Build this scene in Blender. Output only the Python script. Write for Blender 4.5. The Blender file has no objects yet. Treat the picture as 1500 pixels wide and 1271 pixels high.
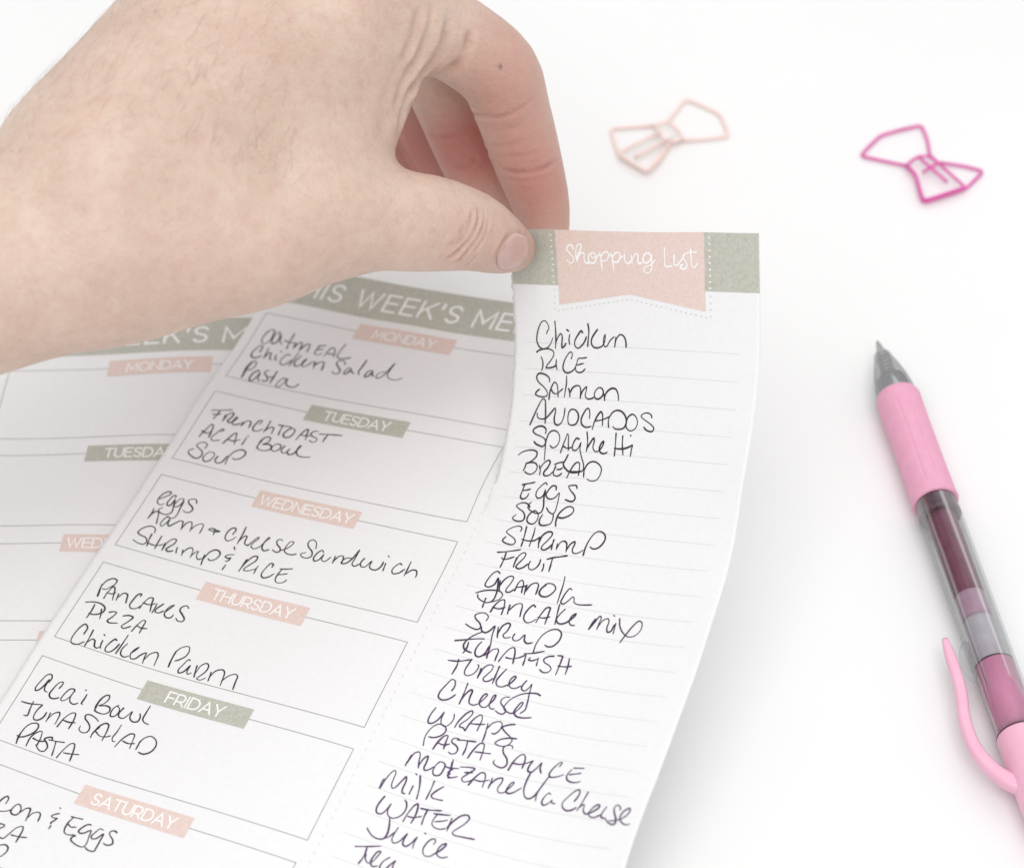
import bpy, math, random
import numpy as np

# ------------------------------------------------------------------ camera, light, exposure
scene = bpy.context.scene
COL = scene.collection
MM = 0.001

cam_data = bpy.data.cameras.new("camera")
cam = bpy.data.objects.new("camera", cam_data)
COL.objects.link(cam)
cam.location = (0.0, -0.6 * math.cos(math.radians(47)), 0.6 * math.sin(math.radians(47)))
cam.rotation_euler = (math.radians(43), 0, 0)
cam_data.sensor_width = 36.0
cam_data.lens = 94.56
cam_data.clip_start = 0.01
cam_data.clip_end = 50.0
cam_data.dof.use_dof = True
cam_data.dof.focus_distance = 0.548
cam_data.dof.aperture_fstop = 15.0
scene.camera = cam

world = bpy.data.worlds.new("World")
scene.world = world
world.use_nodes = True
wbg = world.node_tree.nodes["Background"]
wbg.inputs[0].default_value = (0.985, 0.99, 1.0, 1)
wbg.inputs[1].default_value = 0.76

def area(name, loc, target, size, power, color):
    d = bpy.data.lights.new(name, 'AREA')
    d.shape = 'SQUARE'; d.size = size; d.energy = power; d.color = color
    o = bpy.data.objects.new(name, d)
    COL.objects.link(o)
    o.location = loc
    v = np.array(target) - np.array(loc)
    v = v / np.linalg.norm(v)
    o.rotation_euler = (math.acos(-v[2]), 0, math.atan2(v[1], v[0]) - math.pi / 2)
    return o
area("key_softbox", (-0.05, -0.62, 1.32), (0, 0, 0.03), 1.2, 10.8, (1.0, 0.993, 0.983))
area("back_softbox", (0.2, 0.8, 1.3), (0, 0.1, 0.03), 1.2, 3.6, (1.0, 0.993, 0.983))
scene.view_settings.view_transform = 'Standard'
scene.view_settings.look = 'None'
scene.view_settings.exposure = 0.0
scene.view_settings.gamma = 1.0

# ------------------------------------------------------------------ materials
def new_mat(name):
    m = bpy.data.materials.new(name)
    m.use_nodes = True
    nt = m.node_tree
    return m, nt, nt.nodes["Principled BSDF"]

def mottled(name, c1, c2, scale, rough, bump=0.0, bump_scale=None, detail=4.0):
    m, nt, p = new_mat(name)
    tc = nt.nodes.new("ShaderNodeTexCoord")
    n = nt.nodes.new("ShaderNodeTexNoise")
    n.inputs["Scale"].default_value = scale
    n.inputs["Detail"].default_value = detail
    nt.links.new(tc.outputs["Object"], n.inputs["Vector"])
    r = nt.nodes.new("ShaderNodeValToRGB")
    r.color_ramp.elements[0].position = 0.32
    r.color_ramp.elements[1].position = 0.68
    r.color_ramp.elements[0].color = (*c1, 1)
    r.color_ramp.elements[1].color = (*c2, 1)
    nt.links.new(n.outputs["Fac"], r.inputs[0])
    nt.links.new(r.outputs[0], p.inputs["Base Color"])
    p.inputs["Roughness"].default_value = rough
    if bump:
        n2 = nt.nodes.new("ShaderNodeTexNoise")
        n2.inputs["Scale"].default_value = bump_scale or scale
        n2.inputs["Detail"].default_value = 3
        nt.links.new(tc.outputs["Object"], n2.inputs["Vector"])
        b = nt.nodes.new("ShaderNodeBump")
        b.inputs["Strength"].default_value = bump
        b.inputs["Distance"].default_value = 0.0002
        nt.links.new(n2.outputs["Fac"], b.inputs["Height"])
        nt.links.new(b.outputs[0], p.inputs["Normal"])
    return m

TABLE = mottled("white_tabletop", (.815, .813, .808), (.84, .838, .834), 9, .55)
PAPER = mottled("paper", (.80, .80, .807), (.82, .82, .827), 900, .85, .05, 2500)
SAGE = mottled("sage_print", (.44, .437, .375), (.535, .532, .465), 1500, .8)
BLUSH = mottled("blush_print", (.705, .555, .50), (.765, .62, .57), 1500, .8)
WHITE = mottled("white_lettering", (.88, .878, .872), (.90, .898, .89), 800, .85)
INK = mottled("ball_pen_ink", (.016, .012, .015), (.05, .037, .047), 900, .5)
RULE = mottled("grey_rule", (.64, .645, .635), (.69, .695, .68), 300, .8)
OUTLINE = mottled("grey_outline", (.26, .265, .24), (.34, .345, .32), 300, .8)
STITCH = mottled("grey_stitch", (.60, .60, .59), (.68, .68, .67), 300, .8)
BLUSH_WIRE = mottled("blush_enamel", (.87, .65, .60), (.90, .70, .65), 300, .35)
MAGENTA_WIRE = mottled("magenta_enamel", (.66, .08, .35), (.74, .11, .41), 300, .3)
GRIP = mottled("pink_rubber", (.74, .335, .48), (.77, .365, .51), 500, .5, .05, 3000)
PINK = mottled("pink_plastic", (.80, .42, .555), (.83, .45, .585), 200, .25)
PINK_INNER = mottled("pink_sleeve", (.76, .27, .44), (.80, .32, .50), 200, .3)
WINE = mottled("wine_ink", (.13, .025, .055), (.18, .042, .085), 400, .55)
LILAC = mottled("lilac_follower", (.36, .21, .29), (.43, .27, .35), 300, .35)
GREYGEL = mottled("grey_tube", (.40, .365, .40), (.47, .43, .465), 300, .45)
STEEL = mottled("steel_tip", (.45, .44, .42), (.55, .54, .52), 400, .3)
STEEL.node_tree.nodes["Principled BSDF"].inputs["Metallic"].default_value = .9
DARKRING = mottled("dark_collar", (.05, .015, .03), (.08, .025, .045), 300, .5)

def list_ink():
    """ball-pen ink: near black at the head of the list, plum towards its end"""
    m, nt, p = new_mat("list_ink")
    tc = nt.nodes.new("ShaderNodeTexCoord"); sp = nt.nodes.new("ShaderNodeSeparateXYZ")
    nt.links.new(tc.outputs["Object"], sp.inputs[0])
    mr = nt.nodes.new("ShaderNodeMapRange")
    mr.inputs[1].default_value = -.04; mr.inputs[2].default_value = -.09
    nt.links.new(sp.outputs["Y"], mr.inputs[0])
    n = nt.nodes.new("ShaderNodeTexNoise"); n.inputs["Scale"].default_value = 900
    nt.links.new(tc.outputs["Object"], n.inputs["Vector"])
    ml = nt.nodes.new("ShaderNodeMath"); ml.operation = 'MULTIPLY_ADD'; ml.inputs[1].default_value = .4; ml.inputs[2].default_value = -.2
    nt.links.new(n.outputs["Fac"], ml.inputs[0])
    ad = nt.nodes.new("ShaderNodeMath"); ad.use_clamp = True
    nt.links.new(mr.outputs[0], ad.inputs[0]); nt.links.new(ml.outputs[0], ad.inputs[1])
    mx = nt.nodes.new("ShaderNodeMix"); mx.data_type = 'RGBA'
    mx.inputs[6].default_value = (.022, .016, .02, 1); mx.inputs[7].default_value = (.075, .028, .105, 1)
    nt.links.new(ad.outputs[0], mx.inputs[0]); nt.links.new(mx.outputs[2], p.inputs["Base Color"])
    p.inputs["Roughness"].default_value = .5
    return m
LIST_INK = list_ink()

def clear_plastic(name, face, edge, gloss=.5):
    """thin clear plastic wall: lets light through, tinted more where seen edge-on, glossy"""
    m = bpy.data.materials.new(name); m.use_nodes = True
    nt = m.node_tree
    for n in list(nt.nodes):
        nt.nodes.remove(n)
    out = nt.nodes.new("ShaderNodeOutputMaterial")
    lw = nt.nodes.new("ShaderNodeLayerWeight"); lw.inputs[0].default_value = .35
    noise = nt.nodes.new("ShaderNodeTexNoise"); noise.inputs["Scale"].default_value = 120
    mixc = nt.nodes.new("ShaderNodeMix"); mixc.data_type = 'RGBA'
    mixc.inputs[6].default_value = (*face, 1); mixc.inputs[7].default_value = (*edge, 1)
    nt.links.new(lw.outputs["Facing"], mixc.inputs[0])
    tr = nt.nodes.new("ShaderNodeBsdfTransparent")
    nt.links.new(mixc.outputs[2], tr.inputs[0])
    gl = nt.nodes.new("ShaderNodeBsdfGlossy"); gl.inputs["Roughness"].default_value = .08
    mp = nt.nodes.new("ShaderNodeMapRange")
    mp.inputs[3].default_value = .05; mp.inputs[4].default_value = .10
    nt.links.new(noise.outputs["Fac"], mp.inputs[0])
    nt.links.new(mp.outputs[0], gl.inputs["Roughness"])
    fr = nt.nodes.new("ShaderNodeFresnel"); fr.inputs[0].default_value = 1.45
    ml = nt.nodes.new("ShaderNodeMath"); ml.operation = 'MULTIPLY'; ml.inputs[1].default_value = gloss
    nt.links.new(fr.outputs[0], ml.inputs[0])
    mx = nt.nodes.new("ShaderNodeMixShader")
    nt.links.new(ml.outputs[0], mx.inputs[0])
    nt.links.new(tr.outputs[0], mx.inputs[1]); nt.links.new(gl.outputs[0], mx.inputs[2])
    nt.links.new(mx.outputs[0], out.inputs[0])
    return m
CLEAR = clear_plastic("clear_barrel", (.975, .975, .98), (.80, .815, .82), .30)
SMOKE = clear_plastic("smoke_cone", (.80, .80, .815), (.34, .35, .37), .35)
SMOKE_CORE = mottled("smoke_core", (.24, .245, .26), (.40, .405, .42), 500, .5)
SMOKE_RING = mottled("smoke_ring", (.045, .045, .05), (.08, .08, .09), 500, .5)

def skin_material():
    m, nt, p = new_mat("skin")
    L = nt.links.new
    tc = nt.nodes.new("ShaderNodeTexCoord")
    def noise(scale, detail=4, rough=.55):
        n = nt.nodes.new("ShaderNodeTexNoise")
        n.inputs["Scale"].default_value = scale
        n.inputs["Detail"].default_value = detail
        n.inputs["Roughness"].default_value = rough
        L(tc.outputs["Object"], n.inputs["Vector"])
        return n
    def mix(fac, a, b, mode='MIX'):
        x = nt.nodes.new("ShaderNodeMix"); x.data_type = 'RGBA'; x.blend_type = mode
        for k, v in ((0, fac), (6, a), (7, b)):
            if isinstance(v, tuple): x.inputs[k].default_value = (*v, 1)
            elif isinstance(v, (int, float)): x.inputs[k].default_value = v
            else: L(v, x.inputs[k])
        return x.outputs[2]
    def remap(sock, a, b, c, d):
        r = nt.nodes.new("ShaderNodeMapRange")
        for k, v in zip((1, 2, 3, 4), (a, b, c, d)): r.inputs[k].default_value = v
        L(sock, r.inputs[0]); return r.outputs[0]
    base = mix(remap(noise(70).outputs["Fac"], .35, .65, 0, 1), (.595, .442, .355), (.675, .525, .43))
    base = mix(remap(noise(28, 3).outputs["Fac"], .40, .66, 0, .5), base, (.57, .385, .315))
    base = mix(remap(noise(420, 3).outputs["Fac"], .4, .75, 0, .28), base, (.47, .25, .20))
    base = mix(remap(noise(1700, 2).outputs["Fac"], .35, .7, 0, .16), base, (.74, .60, .50))
    base = mix(remap(noise(1100, 2).outputs["Fac"], .55, .75, 0, .18), base, (.36, .22, .17))
    at = nt.nodes.new("ShaderNodeAttribute"); at.attribute_name = "redness"
    base = mix(at.outputs["Fac"], base, (.46, .185, .155))
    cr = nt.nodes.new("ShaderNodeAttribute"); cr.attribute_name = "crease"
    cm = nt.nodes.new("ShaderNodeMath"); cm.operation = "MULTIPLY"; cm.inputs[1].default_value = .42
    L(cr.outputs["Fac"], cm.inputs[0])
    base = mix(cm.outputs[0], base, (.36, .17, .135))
    fr = nt.nodes.new("ShaderNodeAttribute"); fr.attribute_name = "mole"
    base = mix(fr.outputs["Fac"], base, (.10, .06, .05))
    L(base, p.inputs["Base Color"])
    p.inputs["Roughness"].default_value = .44
    p.inputs["Subsurface Weight"].default_value = .22
    p.inputs["Subsurface Radius"].default_value = (1.0, .35, .2)
    p.inputs["Subsurface Scale"].default_value = .0022
    p.inputs["Specular IOR Level"].default_value = .45
    v = nt.nodes.new("ShaderNodeTexVoronoi"); v.inputs["Scale"].default_value = 780; v.feature = 'DISTANCE_TO_EDGE'
    L(tc.outputs["Object"], v.inputs["Vector"])
    b1 = nt.nodes.new("ShaderNodeBump"); b1.inputs["Strength"].default_value = .30
    b1.inputs["Distance"].default_value = .0005
    L(v.outputs["Distance"], b1.inputs["Height"])
    b2 = nt.nodes.new("ShaderNodeBump"); b2.inputs["Strength"].default_value = .28
    b2.inputs["Distance"].default_value = .0008
    L(noise(260, 5, .6).outputs["Fac"], b2.inputs["Height"])
    L(b1.outputs[0], b2.inputs["Normal"])
    L(b2.outputs[0], p.inputs["Normal"])
    return m
SKIN = skin_material()
NAIL = mottled("nail", (.56, .36, .32), (.63, .43, .385), 150, .2)
NAIL_EDGE = mottled("nail_edge", (.70, .58, .51), (.76, .64, .57), 150, .3)
HAIR = mottled("fine_hair", (.30, .20, .13), (.38, .26, .17), 300, .6)

# ------------------------------------------------------------------ object helpers
def mesh_obj(name, verts, faces, mats, parent=None, face_mat=None, smooth=True):
    me = bpy.data.meshes.new(name)
    me.from_pydata([tuple(v) for v in np.asarray(verts, float)], [], [tuple(int(i) for i in f) for f in faces])
    for m in (mats if isinstance(mats, (list, tuple)) else [mats]):
        me.materials.append(m)
    if face_mat is not None:
        me.polygons.foreach_set("material_index", np.asarray(face_mat, np.int32))
    me.polygons.foreach_set("use_smooth", np.full(len(me.polygons), smooth))
    me.update()
    o = bpy.data.objects.new(name, me)
    COL.objects.link(o)
    if parent is not None:
        o.parent = parent
    return o

def empty(name, loc, label, cat, group=None, rz=0.0):
    o = bpy.data.objects.new(name, None)
    COL.objects.link(o)
    o.location = loc; o.rotation_euler = (0, 0, rz)
    o.empty_display_size = .01
    o["label"] = label; o["category"] = cat
    if group: o["group"] = group
    return o

class Geo:
    """collects faces of several materials into one mesh"""
    def __init__(self): self.v = []; self.f = []; self.m = []; self.n = 0
    def add(self, verts, faces, mi=0):
        self.v.append(np.asarray(verts, float))
        self.f += [[i + self.n for i in f] for f in faces]
        self.m += [mi] * len(faces); self.n += len(verts)
    def build(self, name, mats, parent=None, origin=None, smooth=True):
        V = np.concatenate(self.v)
        if origin is not None: V = V - np.asarray(origin)
        return mesh_obj(name, V * MM, self.f, mats, parent, self.m, smooth)

def catmull(P, step):
    P = np.asarray(P, float)
    if len(P) == 2:
        n = max(2, int(np.linalg.norm(P[1] - P[0]) / step) + 1)
        return P[0] + np.linspace(0, 1, n)[:, None] * (P[1] - P[0])
    Q = np.vstack([2 * P[0] - P[1], P, 2 * P[-1] - P[-2]])
    out = []
    for i in range(1, len(Q) - 2):
        p0, p1, p2, p3 = Q[i - 1:i + 3]
        # centripetal parametrisation keeps tight letter loops clean
        d = [max(np.linalg.norm(b - a), 1e-6) ** .5 for a, b in ((p0, p1), (p1, p2), (p2, p3))]
        t0, t1, t2, t3 = 0, d[0], d[0] + d[1], sum(d)
        n = max(1, int(np.ceil(np.linalg.norm(p2 - p1) / step)))
        t = np.linspace(t1, t2, n, endpoint=False)[:, None]
        A1 = (t1 - t) / (t1 - t0) * p0 + (t - t0) / (t1 - t0) * p1
        A2 = (t2 - t) / (t2 - t1) * p1 + (t - t1) / (t2 - t1) * p2
        A3 = (t3 - t) / (t3 - t2) * p2 + (t - t2) / (t3 - t2) * p3
        B1 = (t2 - t) / (t2 - t0) * A1 + (t - t0) / (t2 - t0) * A2
        B2 = (t3 - t) / (t3 - t1) * A2 + (t - t1) / (t3 - t1) * A3
        out.append((t2 - t) / (t2 - t1) * B1 + (t - t1) / (t2 - t1) * B2)
    out.append(P[-1:])
    return np.vstack(out)

def tube(geo, path, r, mi=0, sides=10, closed=False):
    P = np.asarray(path, float); n = len(P)
    r = np.broadcast_to(np.asarray(r, float), (n,))
    if closed:
        T = np.roll(P, -1, 0) - np.roll(P, 1, 0)
    else:
        T = np.gradient(P, axis=0)
    T /= np.linalg.norm(T, axis=1)[:, None] + 1e-12
    up = np.array([0, 0, 1.0]) if abs(T[:, 2]).max() < .95 else np.array([.3, .9, .1])
    S = np.cross(T, up); S /= np.linalg.norm(S, axis=1)[:, None] + 1e-12
    U = np.cross(S, T)
    a = np.linspace(0, 2 * np.pi, sides, endpoint=False)
    V = (P[:, None] + r[:, None, None] * (np.cos(a)[None, :, None] * S[:, None] + np.sin(a)[None, :, None] * U[:, None])).reshape(-1, 3)
    F = []
    for i in range(n if closed else n - 1):
        j = (i + 1) % n
        for k in range(sides):
            l = (k + 1) % sides
            F.append([i * sides + k, i * sides + l, j * sides + l, j * sides + k])
    if not closed:
        F.append(list(range(sides))[::-1]); F.append([(n - 1) * sides + k for k in range(sides)])
    geo.add(V, F, mi)

# ------------------------------------------------------------------ the table
g = Geo()
g.add([(-1500, -1500, 0), (1500, -1500, 0), (1500, 1500, 0), (-1500, 1500, 0),
       (-1500, -1500, -25), (1500, -1500, -25), (1500, 1500, -25), (-1500, 1500, -25)],
      [[0, 1, 2, 3], [7, 6, 5, 4], [0, 4, 5, 1], [1, 5, 6, 2], [2, 6, 7, 3], [3, 7, 4, 0]])
tab = g.build("tabletop", TABLE, smooth=False)
tab["kind"] = "structure"

# ------------------------------------------------------------------ the planner sheets
# rest shape of each sheet: grid nodes in millimetres (x, y, z), rows down the page, columns across
def nodes(s, ncol):
    return np.array([int(t) for t in s.split()], float).reshape(-1, ncol, 3) / 100.0
TOP_PANEL = nodes("""-5359 4800 723 -4719 4532 812 -4079 4263 902 -3440 3993 994 -2803 3723 1087 -2165 3455 1186 -1529 3188 1297 -895 2922 1418 -262 2657 1549 371 2395 1683 1005 2132 1820 1639 1869 1959 -5570 4283 677 -4929 4015 768 -4289 3746 856 -3650 3475 943 -3013 3204 1038 -2376 2938 1146 -1739 2671 1259 -1104 2403 1377 -470 2138 1506 164 1876 1645 797 1613 1783 1431 1350 1921 -5779 3765 630 -5139 3498 724 -4499 3230 814 -3861 2957 896 -3225 2685 990 -2586 2422 1110 -1950 2154 1225 -1315 1883 1335 -679 1619 1466 -44 1358 1609 590 1095 1747 1224 831 1882 -5986 3247 583 -5346 2980 680 -4707 2711 772 -4070 2439 860 -3433 2167 957 -2795 1903 1074 -2159 1636 1191 -1525 1366 1307 -888 1101 1436 -252 839 1573 383 575 1708 1018 312 1841 -6189 2727 541 -5552 2461 645 -4915 2192 742 -4278 1921 837 -3641 1651 937 -3004 1385 1049 -2368 1117 1167 -1733 850 1289 -1096 584 1416 -459 320 1545 176 56 1673 812 -208 1800 -6396 2209 522 -5761 1943 627 -5124 1674 724 -4488 1404 819 -3850 1134 920 -3213 867 1030 -2577 600 1149 -1941 333 1274 -1305 67 1399 -668 -199 1523 -32 -464 1644 605 -729 1763 -6611 1696 534 -5974 1427 627 -5336 1157 713 -4698 886 802 -4060 617 901 -3423 350 1011 -2787 83 1133 -2151 -184 1259 -1515 -450 1384 -878 -717 1505 -241 -984 1621 395 -1250 1736 -6830 1182 552 -6189 912 629 -5548 640 703 -4909 369 785 -4271 99 879 -3632 -167 990 -2995 -434 1113 -2361 -700 1241 -1724 -967 1367 -1087 -1236 1489 -452 -1504 1607 183 -1771 1724 -7045 665 549 -6402 396 619 -5760 124 691 -5119 -147 769 -4478 -417 860 -3839 -684 968 -3202 -951 1086 -2564 -1217 1212 -1928 -1485 1339 -1294 -1754 1469 -662 -2024 1601 -30 -2289 1737 -7254 147 528 -6612 -122 601 -5970 -392 675 -5329 -663 754 -4688 -933 843 -4048 -1201 944 -3408 -1467 1055 -2769 -1734 1174 -2132 -2003 1300 -1498 -2273 1437 -866 -2543 1591 -237 -2808 1761 -7461 -371 502 -6820 -639 581 -6180 -909 657 -5539 -1180 736 -4898 -1449 821 -4257 -1716 917 -3616 -1983 1021 -2975 -2250 1134 -2336 -2519 1254 -1698 -2788 1388 -1063 -3059 1547 -434 -3333 1743 -7669 -887 484 -7031 -1155 564 -6391 -1426 637 -5750 -1696 711 -5108 -1965 793 -4466 -2232 886 -3824 -2498 987 -3182 -2765 1094 -2540 -3033 1206 -1898 -3302 1326 -1257 -3572 1459 -624 -3844 1612 -7887 -1401 476 -7245 -1671 546 -6603 -1942 613 -5961 -2212 682 -5318 -2482 760 -4675 -2748 851 -4033 -3014 950 -3390 -3279 1054 -2747 -3546 1157 -2102 -3814 1260 -1458 -4083 1369 -821 -4355 1493 -8102 -1917 464 -7459 -2187 526 -6815 -2458 588 -6172 -2728 653 -5528 -2997 727 -4885 -3263 815 -4242 -3529 910 -3598 -3794 1008 -2954 -4060 1103 -2310 -4326 1197 -1665 -4594 1293 -1023 -4866 1397 -8316 -2433 450 -7672 -2703 507 -7028 -2973 565 -6384 -3243 627 -5739 -3512 697 -5095 -3778 778 -4452 -4043 866 -3808 -4308 958 -3164 -4573 1050 -2520 -4839 1140 -1876 -5105 1230 -1235 -5376 1322 -8530 -2949 438 -7886 -3219 490 -7241 -3489 542 -6596 -3758 599 -5951 -4026 664 -5307 -4293 738 -4662 -4558 821 -4019 -4823 908 -3375 -5087 998 -2732 -5352 1087 -2089 -5618 1175 -1450 -5887 1260 -8744 -3464 429 -8101 -3734 475 -7455 -4004 519 -6809 -4274 567 -6163 -4542 625 -5518 -4808 694 -4873 -5073 773 -4229 -5337 858 -3586 -5602 946 -2943 -5867 1035 -2299 -6131 1121 -1660 -6399 1199 -8965 -3978 422 -8318 -4249 458 -7670 -4519 494 -7022 -4789 534 -6374 -5057 584 -5730 -5323 649 -5085 -5588 724 -4439 -5852 806 -3797 -6117 893 -3155 -6381 980 -2511 -6645 1062 -1868 -6913 1129 -9178 -4493 414 -8531 -4763 439 -7884 -5034 466 -7236 -5303 499 -6590 -5572 544 -5945 -5838 604 -5299 -6103 676 -4654 -6367 755 -4012 -6632 840 -3369 -6896 923 -2724 -7160 997 -2079 -7427 1055 -9392 -5007 403 -8746 -5278 418 -8099 -5549 436 -7453 -5818 462 -6807 -6087 502 -6161 -6353 558 -5516 -6618 627 -4872 -6882 706 -4229 -7147 788 -3585 -7410 867 -2940 -7673 935 -2297 -7940 987 -9608 -5521 387 -8962 -5792 393 -8316 -6063 400 -7670 -6334 419 -7024 -6602 454 -6379 -6868 508 -5734 -7133 577 -5089 -7397 655 -4445 -7661 734 -3800 -7925 809 -3155 -8187 873 -2513 -8453 920 -9824 -6035 360 -9179 -6306 359 -8533 -6578 359 -7887 -6849 369 -7242 -7118 400 -6596 -7383 456 -5950 -7647 526 -5306 -7912 603 -4661 -8176 678 -4015 -8440 747 -3366 -8701 806 -2724 -8968 845 -10043 -6549 318 -9397 -6821 313 -8750 -7092 311 -8104 -7364 320 -7458 -7634 348 -6812 -7898 403 -6167 -8163 472 -5522 -8426 548 -4877 -8690 618 -4230 -8954 680 -3583 -9217 729 -2939 -9484 760 -10257 -7064 272 -9612 -7335 266 -8966 -7607 264 -8320 -7879 273 -7674 -8148 301 -7028 -8414 351 -6383 -8678 416 -5738 -8941 486 -5093 -9205 552 -4448 -9469 608 -3802 -9732 650 -3161 -10000 677 -10473 -7579 231 -9828 -7850 224 -9182 -8122 221 -8537 -8394 229 -7892 -8664 254 -7246 -8929 299 -6600 -9193 359 -5955 -9457 424 -5310 -9721 485 -4665 -9984 537 -4020 -10248 576 -3379 -10516 600 -10690 -8093 200 -10045 -8365 192 -9400 -8638 186 -8755 -8911 188 -8111 -9181 207 -7464 -9445 249 -6818 -9708 305 -6173 -9973 365 -5527 -10237 421 -4881 -10500 468 -4235 -10764 506 -3594 -11032 529 -10908 -8608 180 -10263 -8880 171 -9618 -9153 163 -8975 -9428 158 -8331 -9701 165 -7682 -9961 207 -7036 -10224 259 -6392 -10489 312 -5745 -10753 361 -5097 -11017 403 -4451 -11281 436 -3810 -11550 459 -11127 -9123 168 -10482 -9395 162 -9838 -9669 156 -9194 -9943 149 -8548 -10216 152 -7899 -10478 182 -7253 -10741 223 -6608 -11006 266 -5961 -11269 307 -5314 -11533 343 -4670 -11799 372 -4030 -12069 395 -11346 -9638 162 -10701 -9911 159 -10056 -10183 156 -9411 -10456 154 -8765 -10727 157 -8117 -10993 173 -7470 -11257 200 -6824 -11522 232 -6178 -11786 264 -5532 -12051 294 -4889 -12318 319 -4249 -12587 340 -11564 -10154 160 -10919 -10426 159 -10274 -10698 158 -9629 -10970 159 -8982 -11240 162 -8334 -11507 171 -7687 -11773 187 -7041 -12038 208 -6395 -12303 231 -5751 -12569 254 -5108 -12836 276 -4467 -13106 296 -11782 -10670 159 -11137 -10942 160 -10491 -11213 160 -9845 -11484 161 -9199 -11754 164 -8552 -12022 170 -7905 -12288 179 -7259 -12554 192 -6613 -12820 208 -5969 -13087 225 -5326 -13355 242 -4685 -13624 260 -11999 -11186 160 -11354 -11458 160 -10708 -11729 161 -10062 -11999 163 -9416 -12269 165 -8769 -12537 168 -8123 -12804 173 -7477 -13071 181 -6831 -13337 191 -6187 -13604 203 -5544 -13873 217 -4902 -14143 232 -12216 -11703 160 -11571 -11974 161 -10925 -12244 162 -10279 -12515 163 -9633 -12784 165 -8987 -13052 166 -8340 -13320 169 -7695 -13587 174 -7049 -13854 180 -6405 -14122 188 -5761 -14391 198 -5119 -14661 209 -12433 -12219 161 -11787 -12490 162 -11142 -12760 162 -10496 -13030 163 -9850 -13300 164 -9204 -13568 165 -8558 -13836 166 -7912 -14104 168 -7267 -14371 172 -6622 -14639 177 -5979 -14908 184 -5336 -15178 193 -12649 -12736 162 -12004 -13006 162 -11358 -13277 163 -10712 -13546 163 -10066 -13816 163 -9420 -14084 163 -8774 -14353 164 -8129 -14620 165 -7484 -14888 167 -6840 -15157 170 -6196 -15426 174 -5553 -15696 179 -12866 -13253 163 -12220 -13523 163 -11574 -13793 163 -10928 -14063 162 -10282 -14332 162 -9637 -14601 162 -8991 -14869 162 -8346 -15137 162 -7701 -15405 163 -7056 -15674 164 -6413 -15943 166 -5770 -16213 169 -13082 -13769 164 -12436 -14039 163 -11790 -14310 163 -11144 -14580 162 -10498 -14849 161 -9852 -15118 160 -9207 -15386 160 -8562 -15654 160 -7917 -15923 160 -7273 -16191 160 -6629 -16460 159 -5987 -16729 159""", 12)
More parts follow.
